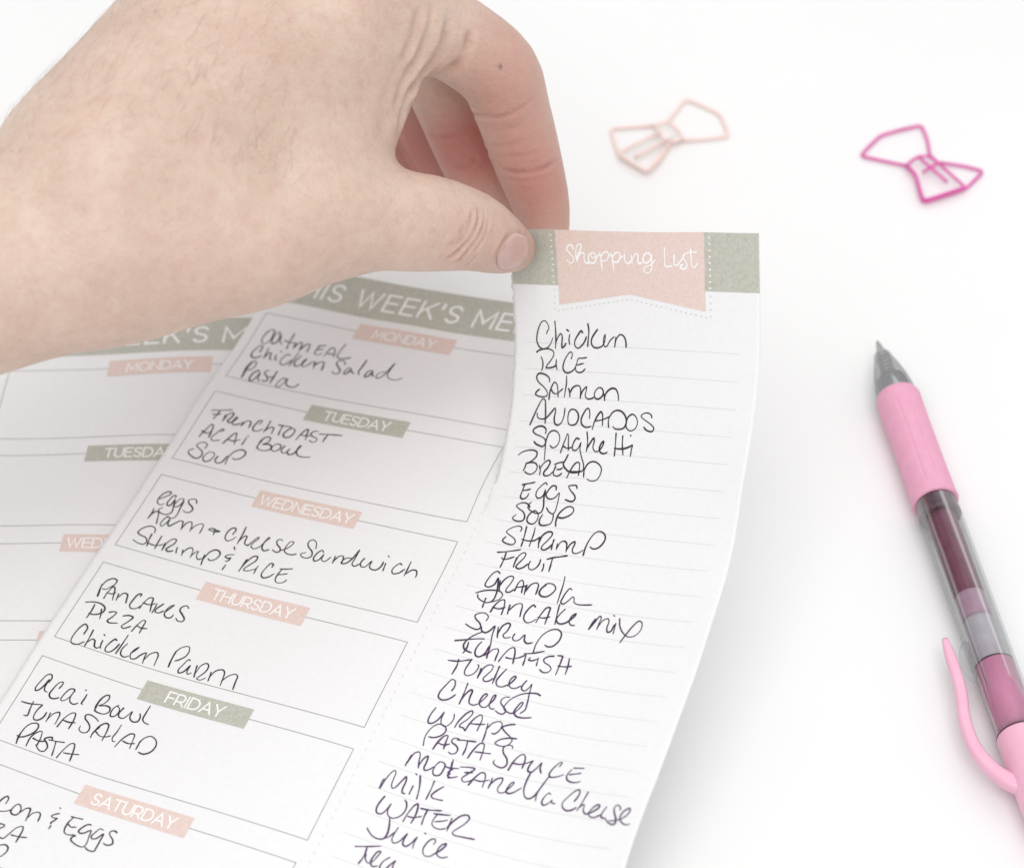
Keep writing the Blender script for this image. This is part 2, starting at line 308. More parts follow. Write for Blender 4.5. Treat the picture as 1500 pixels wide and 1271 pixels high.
TOP_STRIP = nodes("""-70 630 5613 454 296 5909 983 -34 6202 1522 -364 6481 2063 -689 6760 2604 -1008 7039 3147 -1320 7320 3697 -1619 7601 4260 -1921 7859 4827 -2212 8117 -31 295 5166 498 -36 5458 1026 -367 5749 1557 -701 6034 2090 -1032 6318 2627 -1358 6601 3169 -1675 6884 3717 -1982 7160 4277 -2283 7421 4843 -2576 7678 4 -43 4720 535 -374 5009 1063 -705 5302 1587 -1044 5590 2115 -1380 5878 2649 -1709 6164 3188 -2032 6447 3732 -2344 6722 4293 -2646 6984 4861 -2941 7239 34 -394 4274 559 -726 4567 1083 -1060 4861 1606 -1398 5153 2133 -1734 5443 2666 -2065 5730 3205 -2389 6011 3753 -2705 6285 4311 -3010 6548 4872 -3310 6808 51 -758 3838 570 -1093 4134 1090 -1428 4431 1613 -1764 4725 2140 -2098 5016 2674 -2428 5302 3214 -2753 5583 3763 -3071 5855 4319 -3385 6119 4872 -3692 6387 39 -1141 3420 560 -1475 3716 1081 -1809 4013 1605 -2143 4308 2134 -2474 4598 2669 -2803 4884 3209 -3128 5165 3754 -3450 5439 4302 -3773 5708 4844 -4092 5987 3 -1541 3022 529 -1873 3316 1053 -2205 3612 1580 -2535 3906 2111 -2864 4195 2647 -3191 4480 3186 -3517 4761 3725 -3845 5040 4261 -4177 5321 4787 -4509 5615 -56 -1960 2649 474 -2289 2939 1002 -2617 3232 1534 -2944 3523 2069 -3270 3810 2606 -3596 4094 3142 -3923 4377 3674 -4255 4663 4197 -4595 4956 4701 -4939 5270 -152 -2399 2308 388 -2723 2591 926 -3046 2878 1466 -3370 3164 2005 -3693 3447 2543 -4018 3730 3078 -4346 4016 3603 -4681 4308 4115 -5026 4613 4605 -5375 4942 -276 -2856 1999 273 -3174 2279 825 -3493 2557 1375 -3812 2833 1920 -4133 3111 2460 -4456 3392 2992 -4785 3679 3513 -5121 3976 4019 -5467 4288 4507 -5813 4622 -434 -3333 1743 137 -3644 2011 703 -3955 2271 1262 -4270 2533 1813 -4588 2803 2355 -4910 3081 2887 -5238 3369 3407 -5573 3668 3917 -5914 3979 4424 -6253 4303 -624 -3844 1612 -24 -4133 1802 559 -4435 2025 1128 -4743 2267 1685 -5058 2526 2230 -5378 2798 2764 -5704 3085 3288 -6035 3384 3807 -6370 3690 4329 -6701 4004 -821 -4355 1493 -207 -4635 1642 391 -4928 1825 972 -5230 2040 1538 -5540 2281 2088 -5857 2545 2625 -6180 2827 3151 -6507 3125 3672 -6837 3433 4198 -7164 3744 -1023 -4866 1397 -402 -5143 1516 204 -5431 1666 796 -5728 1851 1372 -6033 2070 1930 -6345 2320 2472 -6665 2596 3000 -6988 2893 3519 -7314 3205 4039 -7639 3525 -1235 -5376 1322 -610 -5653 1419 4 -5938 1539 605 -6231 1694 1190 -6532 1890 1756 -6841 2124 2303 -7157 2392 2834 -7477 2687 3352 -7800 3003 3863 -8120 3332 -1450 -5887 1260 -821 -6163 1338 -203 -6447 1432 405 -6738 1561 996 -7036 1736 1568 -7342 1955 2120 -7655 2214 2654 -7972 2505 3176 -8292 2818 3693 -8609 3146 -1660 -6399 1199 -1031 -6674 1260 -411 -6957 1334 198 -7247 1445 794 -7543 1602 1371 -7846 1809 1926 -8156 2060 2463 -8471 2346 2989 -8787 2656 3513 -9100 2976 -1868 -6913 1129 -1240 -7187 1179 -622 -7469 1241 -11 -7757 1337 587 -8051 1482 1166 -8353 1678 1725 -8660 1923 2264 -8972 2205 2791 -9285 2510 3322 -9594 2821 -2079 -7427 1055 -1451 -7700 1098 -834 -7981 1151 -223 -8268 1235 376 -8560 1369 958 -8860 1557 1519 -9165 1797 2061 -9475 2074 2592 -9785 2374 3129 -10091 2678 -2297 -7940 987 -1669 -8213 1022 -1050 -8493 1063 -437 -8779 1136 165 -9070 1259 750 -9367 1440 1313 -9670 1675 1857 -9978 1949 2391 -10287 2243 2935 -10590 2540 -2513 -8453 920 -1885 -8726 945 -1265 -9006 975 -651 -9290 1037 -46 -9579 1150 542 -9875 1322 1108 -10176 1552 1654 -10481 1824 2190 -10788 2118 2740 -11091 2411 -2724 -8968 845 -2100 -9241 863 -1481 -9520 886 -865 -9802 939 -257 -10089 1042 335 -10382 1204 907 -10681 1424 1457 -10984 1692 1994 -11288 1988 2536 -11590 2290 -2939 -9484 760 -2316 -9757 777 -1697 -10034 798 -1079 -10315 845 -468 -10600 937 130 -10890 1085 709 -11186 1292 1267 -11486 1549 1808 -11788 1843 2343 -12090 2154 -3161 -10000 677 -2535 -10272 692 -1913 -10549 713 -1293 -10828 756 -678 -11111 838 -74 -11398 971 514 -11691 1159 1082 -11987 1399 1629 -12286 1680 2160 -12587 1989 -3379 -10516 600 -2753 -10788 614 -2129 -11064 633 -1507 -11342 673 -889 -11623 745 -279 -11907 863 318 -12196 1029 898 -12488 1244 1461 -12784 1499 2011 -13081 1778 -3594 -11032 529 -2969 -11305 542 -2344 -11580 561 -1721 -11856 597 -1101 -12135 662 -486 -12417 763 120 -12702 907 715 -12990 1091 1299 -13280 1307 1878 -13570 1541 -3810 -11550 459 -3185 -11823 475 -2560 -12096 495 -1936 -12372 530 -1313 -12649 587 -693 -12928 673 -79 -13210 793 529 -13492 943 1132 -13776 1118 1733 -14057 1304 -4030 -12069 395 -3403 -12340 414 -2776 -12613 436 -2150 -12887 469 -1525 -13163 519 -901 -13440 591 -280 -13718 688 338 -13996 807 954 -14273 942 1570 -14548 1085 -4249 -12587 340 -3620 -12858 361 -2992 -13130 384 -2364 -13403 415 -1737 -13678 458 -1110 -13952 517 -484 -14227 593 141 -14501 684 766 -14774 785 1391 -15045 892 -4467 -13106 296 -3837 -13376 316 -3208 -13647 339 -2579 -13920 367 -1950 -14192 404 -1320 -14465 451 -691 -14738 509 -61 -15009 576 569 -15279 650 1199 -15547 727 -4685 -13624 260 -4054 -13894 278 -3424 -14164 299 -2793 -14436 324 -2163 -14707 355 -1532 -14979 392 -900 -15250 435 -267 -15519 484 366 -15787 537 999 -16053 591 -4902 -14143 232 -4270 -14412 248 -3639 -14681 266 -3008 -14952 287 -2376 -15223 312 -1744 -15493 340 -1111 -15762 371 -477 -16030 406 158 -16297 442 792 -16563 480 -5119 -14661 209 -4487 -14929 223 -3855 -15198 238 -3223 -15468 255 -2590 -15738 273 -1957 -16008 294 -1323 -16276 317 -689 -16543 340 -54 -16809 365 582 -17075 390 -5336 -15178 193 -4703 -15446 203 -4071 -15715 214 -3438 -15985 227 -2805 -16254 240 -2172 -16523 255 -1537 -16790 270 -902 -17057 286 -267 -17323 302 369 -17589 318 -5553 -15696 179 -4920 -15964 186 -4287 -16232 194 -3654 -16501 202 -3021 -16770 211 -2387 -17038 220 -1752 -17305 229 -1117 -17572 239 -481 -17838 248 154 -18103 257 -5770 -16213 169 -5137 -16480 172 -4504 -16749 176 -3871 -17017 180 -3237 -17286 184 -2603 -17553 189 -1968 -17821 193 -1332 -18087 197 -696 -18352 202 -61 -18618 206 -5987 -16729 159 -5354 -16997 159 -4721 -17265 159 -4088 -17533 159 -3454 -17801 159 -2819 -18069 159 -2184 -18336 159 -1548 -18602 159 -912 -18868 158 -276 -19133 158""", 10)
LOW_PANEL = nodes("""-11764 3570 39 -11065 3548 73 -10367 3524 111 -9671 3497 158 -8975 3468 212 -8278 3436 268 -7580 3398 319 -6881 3355 359 -6181 3306 383 -5481 3251 391 -4783 3193 383 -4086 3136 366 -11778 3010 24 -11081 2988 49 -10385 2964 85 -9692 2937 136 -9000 2908 202 -8308 2876 275 -7616 2840 344 -6921 2798 397 -6223 2750 424 -5525 2693 416 -4827 2635 390 -4131 2578 358 -11791 2451 4 -11096 2428 25 -10404 2403 61 -9714 2375 114 -9025 2346 190 -8340 2315 278 -7653 2280 363 -6963 2239 425 -6267 2195 459 -5568 2135 432 -4870 2076 391 -4174 2020 349 -11808 1896 -10 -11115 1867 10 -10429 1842 49 -9741 1813 101 -9054 1781 174 -8372 1750 270 -7689 1716 360 -7003 1676 425 -6308 1630 447 -5610 1574 424 -4913 1517 382 -4217 1461 337 -11848 1349 6 -11153 1314 21 -10463 1282 50 -9777 1251 101 -9092 1218 175 -8410 1186 266 -7726 1151 349 -7038 1111 406 -6345 1065 421 -5650 1012 402 -4954 957 363 -4259 902 320 -11884 801 13 -11191 759 24 -10505 723 52 -9820 689 106 -9136 656 182 -8452 623 267 -7765 588 342 -7075 548 387 -6383 501 394 -5689 450 374 -4995 396 338 -4301 342 298 -11923 252 7 -11233 200 16 -10552 162 52 -9868 128 113 -9184 94 190 -8497 61 271 -7808 28 340 -7116 -13 375 -6423 -62 371 -5730 -113 345 -5036 -165 310 -4343 -218 273 -11988 -296 8 -11294 -359 11 -10606 -397 56 -9920 -432 122 -9235 -467 196 -8543 -500 272 -7852 -533 333 -7160 -574 359 -6466 -624 345 -5773 -675 316 -5079 -726 282 -4385 -778 247 -12054 -845 15 -11356 -909 26 -10662 -952 73 -9972 -989 138 -9282 -1024 208 -8589 -1059 269 -7897 -1096 313 -7203 -1139 328 -6510 -1187 316 -5816 -1236 287 -5122 -1287 254 -4428 -1338 222 -12113 -1396 24 -11415 -1456 50 -10719 -1504 94 -10025 -1544 154 -9331 -1581 217 -8637 -1618 268 -7943 -1658 298 -7248 -1701 303 -6554 -1749 287 -5860 -1797 259 -5165 -1847 227 -4471 -1898 197 -12168 -1948 30 -11470 -2007 63 -10774 -2057 108 -10078 -2099 167 -9383 -2137 227 -8687 -2175 273 -7991 -2217 292 -7295 -2262 285 -6599 -2310 262 -5904 -2358 232 -5209 -2407 202 -4514 -2457 174 -12220 -2502 32 -11523 -2560 65 -10826 -2612 110 -10132 -2653 174 -9437 -2692 238 -8738 -2729 281 -8039 -2774 289 -7342 -2822 269 -6645 -2870 240 -5949 -2918 209 -5253 -2967 179 -4558 -3017 153 -12271 -3057 33 -11573 -3115 66 -10877 -3168 110 -10183 -3209 177 -9489 -3248 238 -8787 -3287 272 -8087 -3333 273 -7389 -3381 251 -6691 -3430 220 -5994 -3478 188 -5297 -3527 159 -4601 -3576 134 -12320 -3613 35 -11623 -3669 72 -10926 -3721 118 -10229 -3764 176 -9533 -3804 226 -8833 -3846 249 -8133 -3892 248 -7434 -3940 229 -6736 -3989 200 -6038 -4037 170 -5341 -4086 142 -4644 -4136 118 -12368 -4170 36 -11670 -4224 77 -10973 -4275 123 -10275 -4319 170 -9576 -4361 209 -8877 -4405 227 -8178 -4451 225 -7479 -4499 208 -6780 -4547 181 -6082 -4596 153 -5384 -4645 127 -4687 -4695 105 -12413 -4727 38 -11716 -4780 77 -11019 -4830 120 -10322 -4875 163 -9623 -4918 199 -8923 -4963 213 -8223 -5010 208 -7523 -5058 188 -6824 -5106 163 -6125 -5155 137 -5427 -5204 113 -4730 -5253 93 -12458 -5284 39 -11761 -5337 75 -11064 -5388 112 -10369 -5433 156 -9672 -5472 199 -8969 -5520 206 -8267 -5568 193 -7567 -5616 171 -6867 -5664 146 -6168 -5713 122 -5469 -5763 101 -4772 -5812 83 -12501 -5843 41 -11804 -5894 74 -11108 -5945 110 -10413 -5990 154 -9717 -6028 195 -9013 -6076 195 -8310 -6125 177 -7609 -6174 154 -6909 -6223 131 -6210 -6272 109 -5511 -6321 90 -4813 -6371 75 -12543 -6401 45 -11845 -6452 77 -11148 -6501 112 -10451 -6545 148 -9754 -6586 175 -9052 -6634 173 -8351 -6683 158 -7650 -6732 137 -6950 -6781 116 -6251 -6830 97 -5552 -6880 81 -4854 -6930 68 -12583 -6960 51 -11885 -7009 79 -11186 -7057 107 -10487 -7102 131 -9789 -7146 145 -9090 -7193 145 -8390 -7241 135 -7690 -7290 119 -6991 -7339 102 -6292 -7389 87 -5593 -7438 74 -4895 -7488 63 -12621 -7518 58 -11923 -7566 78 -11224 -7614 96 -10525 -7660 110 -9826 -7705 118 -9127 -7752 118 -8428 -7800 112 -7730 -7848 101 -7030 -7898 89 -6332 -7947 78 -5633 -7997 67 -4935 -8047 59 -12659 -8076 63 -11961 -8123 74 -11262 -8171 84 -10563 -8218 91 -9864 -8264 95 -9165 -8311 95 -8467 -8359 91 -7768 -8407 85 -7070 -8456 77 -6371 -8506 69 -5673 -8556 62 -4975 -8606 56 -12697 -8633 64 -11999 -8681 69 -11300 -8729 73 -10601 -8776 76 -9902 -8823 77 -9204 -8870 77 -8506 -8918 75 -7807 -8966 72 -7109 -9015 67 -6411 -9065 62 -5712 -9115 57 -5015 -9164 53 -12736 -9191 63 -12037 -9239 64 -11338 -9287 64 -10640 -9334 65 -9941 -9381 64 -9243 -9429 64 -8545 -9477 63 -7847 -9526 61 -7148 -9575 59 -6450 -9624 57 -5752 -9673 54 -5055 -9723 51 -12774 -9749 61 -12076 -9797 59 -11377 -9845 58 -10679 -9892 57 -9980 -9940 56 -9282 -9988 55 -8584 -10036 54 -7886 -10085 54 -7188 -10134 53 -6489 -10183 52 -5791 -10232 51 -5094 -10282 49 -12813 -10306 58 -12115 -10355 55 -11416 -10403 53 -10718 -10451 51 -10019 -10499 50 -9321 -10547 49 -8623 -10595 49 -7925 -10644 49 -7227 -10693 49 -6529 -10742 49 -5831 -10791 49 -5134 -10841 48 -12852 -10864 54 -12154 -10913 52 -11455 -10961 50 -10757 -11009 48 -10059 -11057 47 -9360 -11106 47 -8662 -11154 46 -7964 -11203 47 -7266 -11252 47 -6568 -11301 47 -5870 -11350 47 -5173 -11400 47 -12891 -11422 52 -12193 -11471 50 -11495 -11520 48 -10796 -11568 47 -10098 -11616 46 -9400 -11665 45 -8702 -11713 45 -8004 -11762 45 -7306 -11811 46 -6608 -11860 46 -5910 -11909 47 -5213 -11959 47 -12931 -11981 50 -12232 -12029 49 -11534 -12078 47 -10836 -12126 46 -10137 -12175 46 -9439 -12223 45 -8741 -12272 45 -8043 -12321 45 -7345 -12370 46 -6647 -12419 46 -5949 -12468 47 -5252 -12517 47 -12970 -12539 49 -12272 -12588 48 -11573 -12636 47 -10875 -12685 46 -10177 -12734 46 -9479 -12782 46 -8781 -12831 45 -8082 -12880 46 -7384 -12929 46 -6686 -12978 46 -5988 -13027 47 -5292 -13076 47 -13009 -13097 48 -12311 -13146 48 -11613 -13195 47 -10914 -13244 47 -10216 -13292 46 -9518 -13341 46 -8820 -13390 46 -8122 -13438 46 -7424 -13487 47 -6726 -13536 47 -6028 -13586 47 -5331 -13635 47 -13049 -13656 48 -12350 -13704 48 -11652 -13753 48 -10954 -13802 47 -10256 -13851 47 -9558 -13900 47 -8859 -13948 47 -8161 -13997 47 -7463 -14046 47 -6765 -14095 47 -6067 -14145 48 -5370 -14194 48 -13088 -14214 48 -12390 -14263 48 -11692 -14312 48 -10993 -14361 48 -10295 -14409 48 -9597 -14458 48 -8899 -14507 48 -8201 -14556 48 -7503 -14605 48 -6805 -14654 48 -6107 -14703 48 -5410 -14753 48 -13127 -14773 48 -12429 -14822 49 -11731 -14870 49 -11033 -14919 49 -10334 -14968 49 -9636 -15017 49 -8938 -15066 49 -8240 -15115 49 -7542 -15164 49 -6844 -15213 49 -6146 -15262 49 -5449 -15311 49 -13167 -15331 49 -12468 -15380 49 -11770 -15429 49 -11072 -15478 49 -10374 -15527 49 -9676 -15576 49 -8978 -15624 49 -8279 -15673 49 -7581 -15722 49 -6883 -15772 49 -6186 -15821 49 -5489 -15870 49 -13206 -15890 49 -12508 -15939 50 -11809 -15988 50 -11111 -16037 50 -10413 -16085 50 -9715 -16134 50 -9017 -16183 50 -8319 -16232 50 -7621 -16281 50 -6923 -16330 50 -6225 -16380 50 -5528 -16429 50 -13245 -16448 50 -12547 -16497 50 -11849 -16546 50 -11150 -16595 50 -10452 -16644 51 -9754 -16693 51 -9056 -16742 51 -8358 -16791 51 -7660 -16840 51 -6962 -16889 51 -6264 -16938 50 -5568 -16987 50""", 12)
LOW_STRIP = nodes("""-4086 3136 366 -3399 3082 341 -2713 3028 311 -2028 2976 278 -1342 2924 241 -656 2872 203 29 2821 164 715 2769 125 1401 2718 85 2087 2666 45 -4131 2578 358 -3443 2524 326 -2757 2470 294 -2071 2418 260 -1385 2366 225 -699 2314 189 -13 2263 153 673 2211 117 1359 2159 80 2045 2108 43 -4174 2020 349 -3487 1965 312 -2801 1912 276 -2114 1860 242 -1428 1808 209 -742 1756 175 -56 1704 142 630 1653 108 1316 1601 75 2002 1549 42 -4217 1461 337 -3530 1407 296 -2844 1354 260 -2157 1302 225 -1471 1250 193 -785 1198 162 -99 1146 131 588 1094 101 1274 1043 71 1960 991 41 -4259 902 320 -3572 848 279 -2886 796 243 -2200 743 209 -1514 691 178 -828 640 149 -141 588 121 545 536 93 1232 484 67 1918 433 40 -4301 342 298 -3615 289 260 -2929 237 225 -2243 185 193 -1557 133 163 -870 81 136 -184 30 111 503 -22 87 1189 -74 63 1876 -126 40 -4343 -218 273 -3657 -270 239 -2971 -322 206 -2285 -374 176 -1599 -425 149 -913 -477 125 -226 -529 102 460 -580 80 1147 -632 60 1834 -684 40 -4385 -778 247 -3699 -829 216 -3014 -881 187 -2328 -932 160 -1642 -984 135 -955 -1036 113 -269 -1087 93 418 -1139 74 1105 -1190 57 1791 -1242 40 -4428 -1338 222 -3742 -1389 193 -3056 -1440 167 -2370 -1491 143 -1684 -1543 122 -998 -1594 102 -311 -1645 85 376 -1697 69 1062 -1749 54 1749 -1800 40 -4471 -1898 197 -3785 -1948 171 -3099 -1999 148 -2413 -2050 127 -1727 -2101 109 -1040 -2153 92 -353 -2204 77 333 -2255 64 1020 -2307 52 1707 -2358 40 -4514 -2457 174 -3828 -2508 150 -3142 -2558 130 -2455 -2609 112 -1769 -2660 96 -1082 -2711 82 -396 -2762 70 291 -2814 59 978 -2865 49 1665 -2916 40 -4558 -3017 153 -3871 -3067 131 -3184 -3117 113 -2498 -3168 98 -1811 -3219 84 -1125 -3270 73 -438 -3321 63 249 -3372 55 936 -3423 47 1623 -3474 40 -4601 -3576 134 -3914 -3626 115 -3227 -3676 98 -2540 -3727 85 -1854 -3777 74 -1167 -3828 65 -480 -3879 58 207 -3930 51 894 -3981 45 1581 -4032 40 -4644 -4136 118 -3956 -4185 100 -3269 -4235 86 -2583 -4286 74 -1896 -4336 65 -1209 -4387 58 -522 -4437 52 165 -4488 48 852 -4539 44 1540 -4590 40 -4687 -4695 105 -3999 -4744 88 -3312 -4794 75 -2625 -4844 65 -1938 -4895 58 -1251 -4945 52 -564 -4996 48 124 -5046 45 811 -5097 42 1498 -5148 40 -4730 -5253 93 -4041 -5303 78 -3354 -5353 67 -2667 -5403 58 -1979 -5453 52 -1292 -5504 48 -605 -5554 45 82 -5605 43 769 -5655 41 1456 -5706 40 -4772 -5812 83 -4083 -5862 70 -3396 -5912 60 -2708 -5961 53 -2021 -6012 48 -1334 -6062 45 -646 -6112 42 41 -6163 41 728 -6213 40 1415 -6264 40 -4813 -6371 75 -4124 -6420 64 -3437 -6470 55 -2749 -6520 49 -2062 -6570 45 -1375 -6620 42 -688 -6670 41 0 -6721 40 687 -6771 40 1374 -6822 40 -4854 -6930 68 -4166 -6979 59 -3478 -7029 51 -2790 -7079 46 -2103 -7129 43 -1416 -7179 41 -729 -7229 40 -41 -7279 40 646 -7329 40 1333 -7379 40 -4895 -7488 63 -4206 -7538 55 -3519 -7587 49 -2831 -7637 45 -2144 -7687 42 -1457 -7737 41 -769 -7787 40 -82 -7837 40 605 -7887 40 1293 -7937 40 -4935 -8047 59 -4247 -8096 52 -3559 -8146 48 -2872 -8196 44 -2184 -8245 42 -1497 -8295 40 -810 -8345 40 -122 -8395 40 565 -8445 40 1252 -8495 40 -4975 -8606 56 -4287 -8655 51 -3599 -8705 47 -2912 -8754 44 -2225 -8804 42 -1537 -8854 41 -850 -8903 40 -163 -8953 40 524 -9003 40 1212 -9053 40 -5015 -9164 53 -4327 -9214 49 -3639 -9263 46 -2952 -9313 44 -2265 -9362 42 -1577 -9412 41 -890 -9462 41 -203 -9511 40 484 -9561 40 1172 -9611 40 -5055 -9723 51 -4366 -9773 48 -3679 -9822 46 -2992 -9871 44 -2305 -9921 43 -1617 -9970 42 -930 -10020 41 -243 -10070 41 444 -10119 40 1132 -10168 40 -5094 -10282 49 -4406 -10331 48 -3719 -10381 46 -3032 -10430 45 -2344 -10479 44 -1657 -10529 43 -970 -10578 42 -283 -10628 41 405 -10677 41 1092 -10726 40 -5134 -10841 48 -4446 -10890 47 -3758 -10939 46 -3071 -10989 45 -2384 -11038 44 -1697 -11087 44 -1010 -11137 43 -322 -11186 42 365 -11235 41 1052 -11285 41 -5173 -11400 47 -4485 -11449 47 -3798 -11498 46 -3111 -11547 46 -2424 -11597 45 -1736 -11646 44 -1049 -11695 44 -362 -11744 43 325 -11794 42 1012 -11843 41 -5213 -11959 47 -4525 -12008 47 -3837 -12057 47 -3150 -12106 46 -2463 -12155 46 -1776 -12204 45 -1089 -12254 44 -402 -12303 44 286 -12352 43 973 -12401 42 -5252 -12517 47 -4564 -12566 47 -3877 -12615 47 -3190 -12665 47 -2503 -12714 46 -1816 -12763 46 -1128 -12812 45 -441 -12861 44 246 -12910 44 933 -12959 43 -5292 -13076 47 -4603 -13125 47 -3916 -13174 47 -3229 -13223 47 -2542 -13272 47 -1855 -13321 46 -1168 -13371 46 -481 -13420 45 206 -13469 45 894 -13518 44 -5331 -13635 47 -4643 -13684 47 -3956 -13733 47 -3269 -13782 47 -2582 -13831 47 -1895 -13880 47 -1207 -13929 46 -520 -13978 46 167 -14027 46 854 -14076 45 -5370 -14194 48 -4682 -14243 48 -3995 -14292 48 -3308 -14341 48 -2621 -14390 48 -1934 -14439 47 -1247 -14488 47 -560 -14537 47 127 -14586 46 815 -14634 46 -5410 -14753 48 -4722 -14801 48 -4035 -14850 48 -3348 -14899 48 -2661 -14948 48 -1973 -14997 48 -1286 -15046 48 -599 -15095 48 88 -15144 47 775 -15193 47 -5449 -15311 49 -4761 -15360 49 -4074 -15409 49 -3387 -15458 49 -2700 -15507 49 -2013 -15556 49 -1326 -15605 48 -639 -15654 48 48 -15703 48 735 -15751 48 -5489 -15870 49 -4801 -15919 49 -4114 -15968 49 -3427 -16016 49 -2740 -16065 49 -2053 -16114 49 -1366 -16163 49 -678 -16212 49 9 -16261 49 696 -16310 49 -5528 -16429 50 -4840 -16477 50 -4153 -16526 50 -3466 -16575 50 -2779 -16624 50 -2092 -16673 50 -1405 -16722 50 -718 -16771 50 -31 -16820 50 656 -16869 50 -5568 -16987 50 -4880 -17036 50 -4193 -17085 50 -3506 -17134 50 -2819 -17183 50 -2132 -17232 50 -1445 -17281 50 -758 -17329 51 -71 -17378 51 617 -17427 51""", 10)
PF, PW, V0, DV = 77.0, 139.0, -1.2, 7.0     # perforation, page width, first row, row step
VS = .8                                     # page units down the page are .8 mm
TEAR = 66.0

class Sheet:
    def __init__(self, G, u0, u1):
        self.u0, self.u1 = u0, u1
        self.nv, self.nu = G.shape[:2]
        G = np.concatenate([2 * G[:1] - G[1:2], G, 2 * G[-1:] - G[-2:-1]], 0)
        self.G = np.concatenate([2 * G[:, :1] - G[:, 1:2], G, 2 * G[:, -1:] - G[:, -2:-1]], 1)
        self.vmax = V0 + DV * (self.nv - 1)
    def at(self, u, v):
        u = np.asarray(u, float); v = np.asarray(v, float)
        fu = np.clip((u - self.u0) / (self.u1 - self.u0) * (self.nu - 1), -.3, self.nu - .7)
        fv = np.clip((v - V0) / DV, -.3, self.nv - .7)
        i = np.clip(fu.astype(int), 0, self.nu - 2); j = np.clip(fv.astype(int), 0, self.nv - 2)
        a = fu - i; b = fv - j
        W = lambda t: [(-t + 2 * t * t - t ** 3) / 2, (2 - 5 * t * t + 3 * t ** 3) / 2, (t + 4 * t * t - 3 * t ** 3) / 2, (-t * t + t ** 3) / 2]
        wu, wv = W(a), W(b); P = 0
        for r in range(4):
            for c in range(4):
                P = P + (wv[r] * wu[c])[..., None] * self.G[j + r, i + c]
        return P
    def frame(self, u, v):
        P = self.at(u, v); h = .4
        du = self.at(u + h, v) - self.at(u - h, v); dv = self.at(u, v + h) - self.at(u, v - h)
        n = np.cross(dv, du); n /= np.linalg.norm(n, axis=-1)[..., None] + 1e-12
        return P, n
    def lift(self, u, v, off):
        P, n = self.frame(np.asarray(u, float), np.asarray(v, float))
        return P + n * np.broadcast_to(np.asarray(off, float), P.shape[:-1])[..., None]

_rng = np.random.default_rng(4)
def jag(n, amp):                       # torn perforation: short paper teeth
    e = _rng.normal(0, amp, n)
    return np.convolve(e, [.25, .5, .25], 'same') + amp * np.where(np.arange(n) % 4 < 2, .7, -.7)

def paper(geo, sh, torn):
    """a sheet of paper with thickness; torn = 'l'/'r' edge ragged above the tear"""
    nv = int((sh.vmax - V0) * VS / .55) + 1; nu = int((sh.u1 - sh.u0) / 1.0) + 1
    U, V = np.meshgrid(np.linspace(max(sh.u0, .9), sh.u1, nu), np.linspace(V0, sh.vmax, nv))
    U = U.copy()
    if torn:
        k = (0 if torn == 'l' else -1)
        j = jag(nv, .16) * (V[:, 0] < TEAR)
        U[:, k] += j
    P, n = sh.frame(U, V)
    T = P; B = P - n * .11
    N = nv * nu
    idx = np.arange(N).reshape(nv, nu)
    q = np.stack([idx[:-1, :-1], idx[:-1, 1:], idx[1:, 1:], idx[1:, :-1]], -1).reshape(-1, 4)
    F = [list(f[::-1]) for f in q] + [list(f + N) for f in q]
    seam = int((TEAR - V0) / (sh.vmax - V0) * (nv - 1)) + 1        # below the tear the two parts are one sheet: no edge there
    left, right = idx[:, 0], idx[:, -1]
    if sh.u0 > 1: left = left[:seam] if torn else left[:1]
    else: right = right[:seam] if torn else right[:1]
    for e in (idx[0], idx[-1][::-1], left[::-1], right):
        F += [[e[k], e[k + 1], e[k + 1] + N, e[k] + N] for k in range(len(e) - 1)]
    geo.add(np.vstack([T.reshape(-1, 3), B.reshape(-1, 3)]), F, 0)

def patch(geo, sh, corners, off, mi, step=1.2):
    """flat print: a quad given by its four page corners (tl, tr, br, bl)"""
    c = np.asarray(corners, float)
    nu = max(2, int(np.linalg.norm(c[1] - c[0]) / step) + 1); nv = max(2, int(np.linalg.norm(c[3] - c[0]) / step) + 1)
    s, t = np.meshgrid(np.linspace(0, 1, nu), np.linspace(0, 1, nv))
    Q = ((1 - s)[..., None] * (1 - t)[..., None] * c[0] + s[..., None] * (1 - t)[..., None] * c[1]
         + s[..., None] * t[..., None] * c[2] + (1 - s)[..., None] * t[..., None] * c[3])
    P = sh.lift(Q[..., 0], Q[..., 1], off).reshape(-1, 3)
    idx = np.arange(nu * nv).reshape(nv, nu)
    q = np.stack([idx[1:, :-1], idx[1:, 1:], idx[:-1, 1:], idx[:-1, :-1]], -1).reshape(-1, 4)
    geo.add(P, [list(f) for f in q], mi)

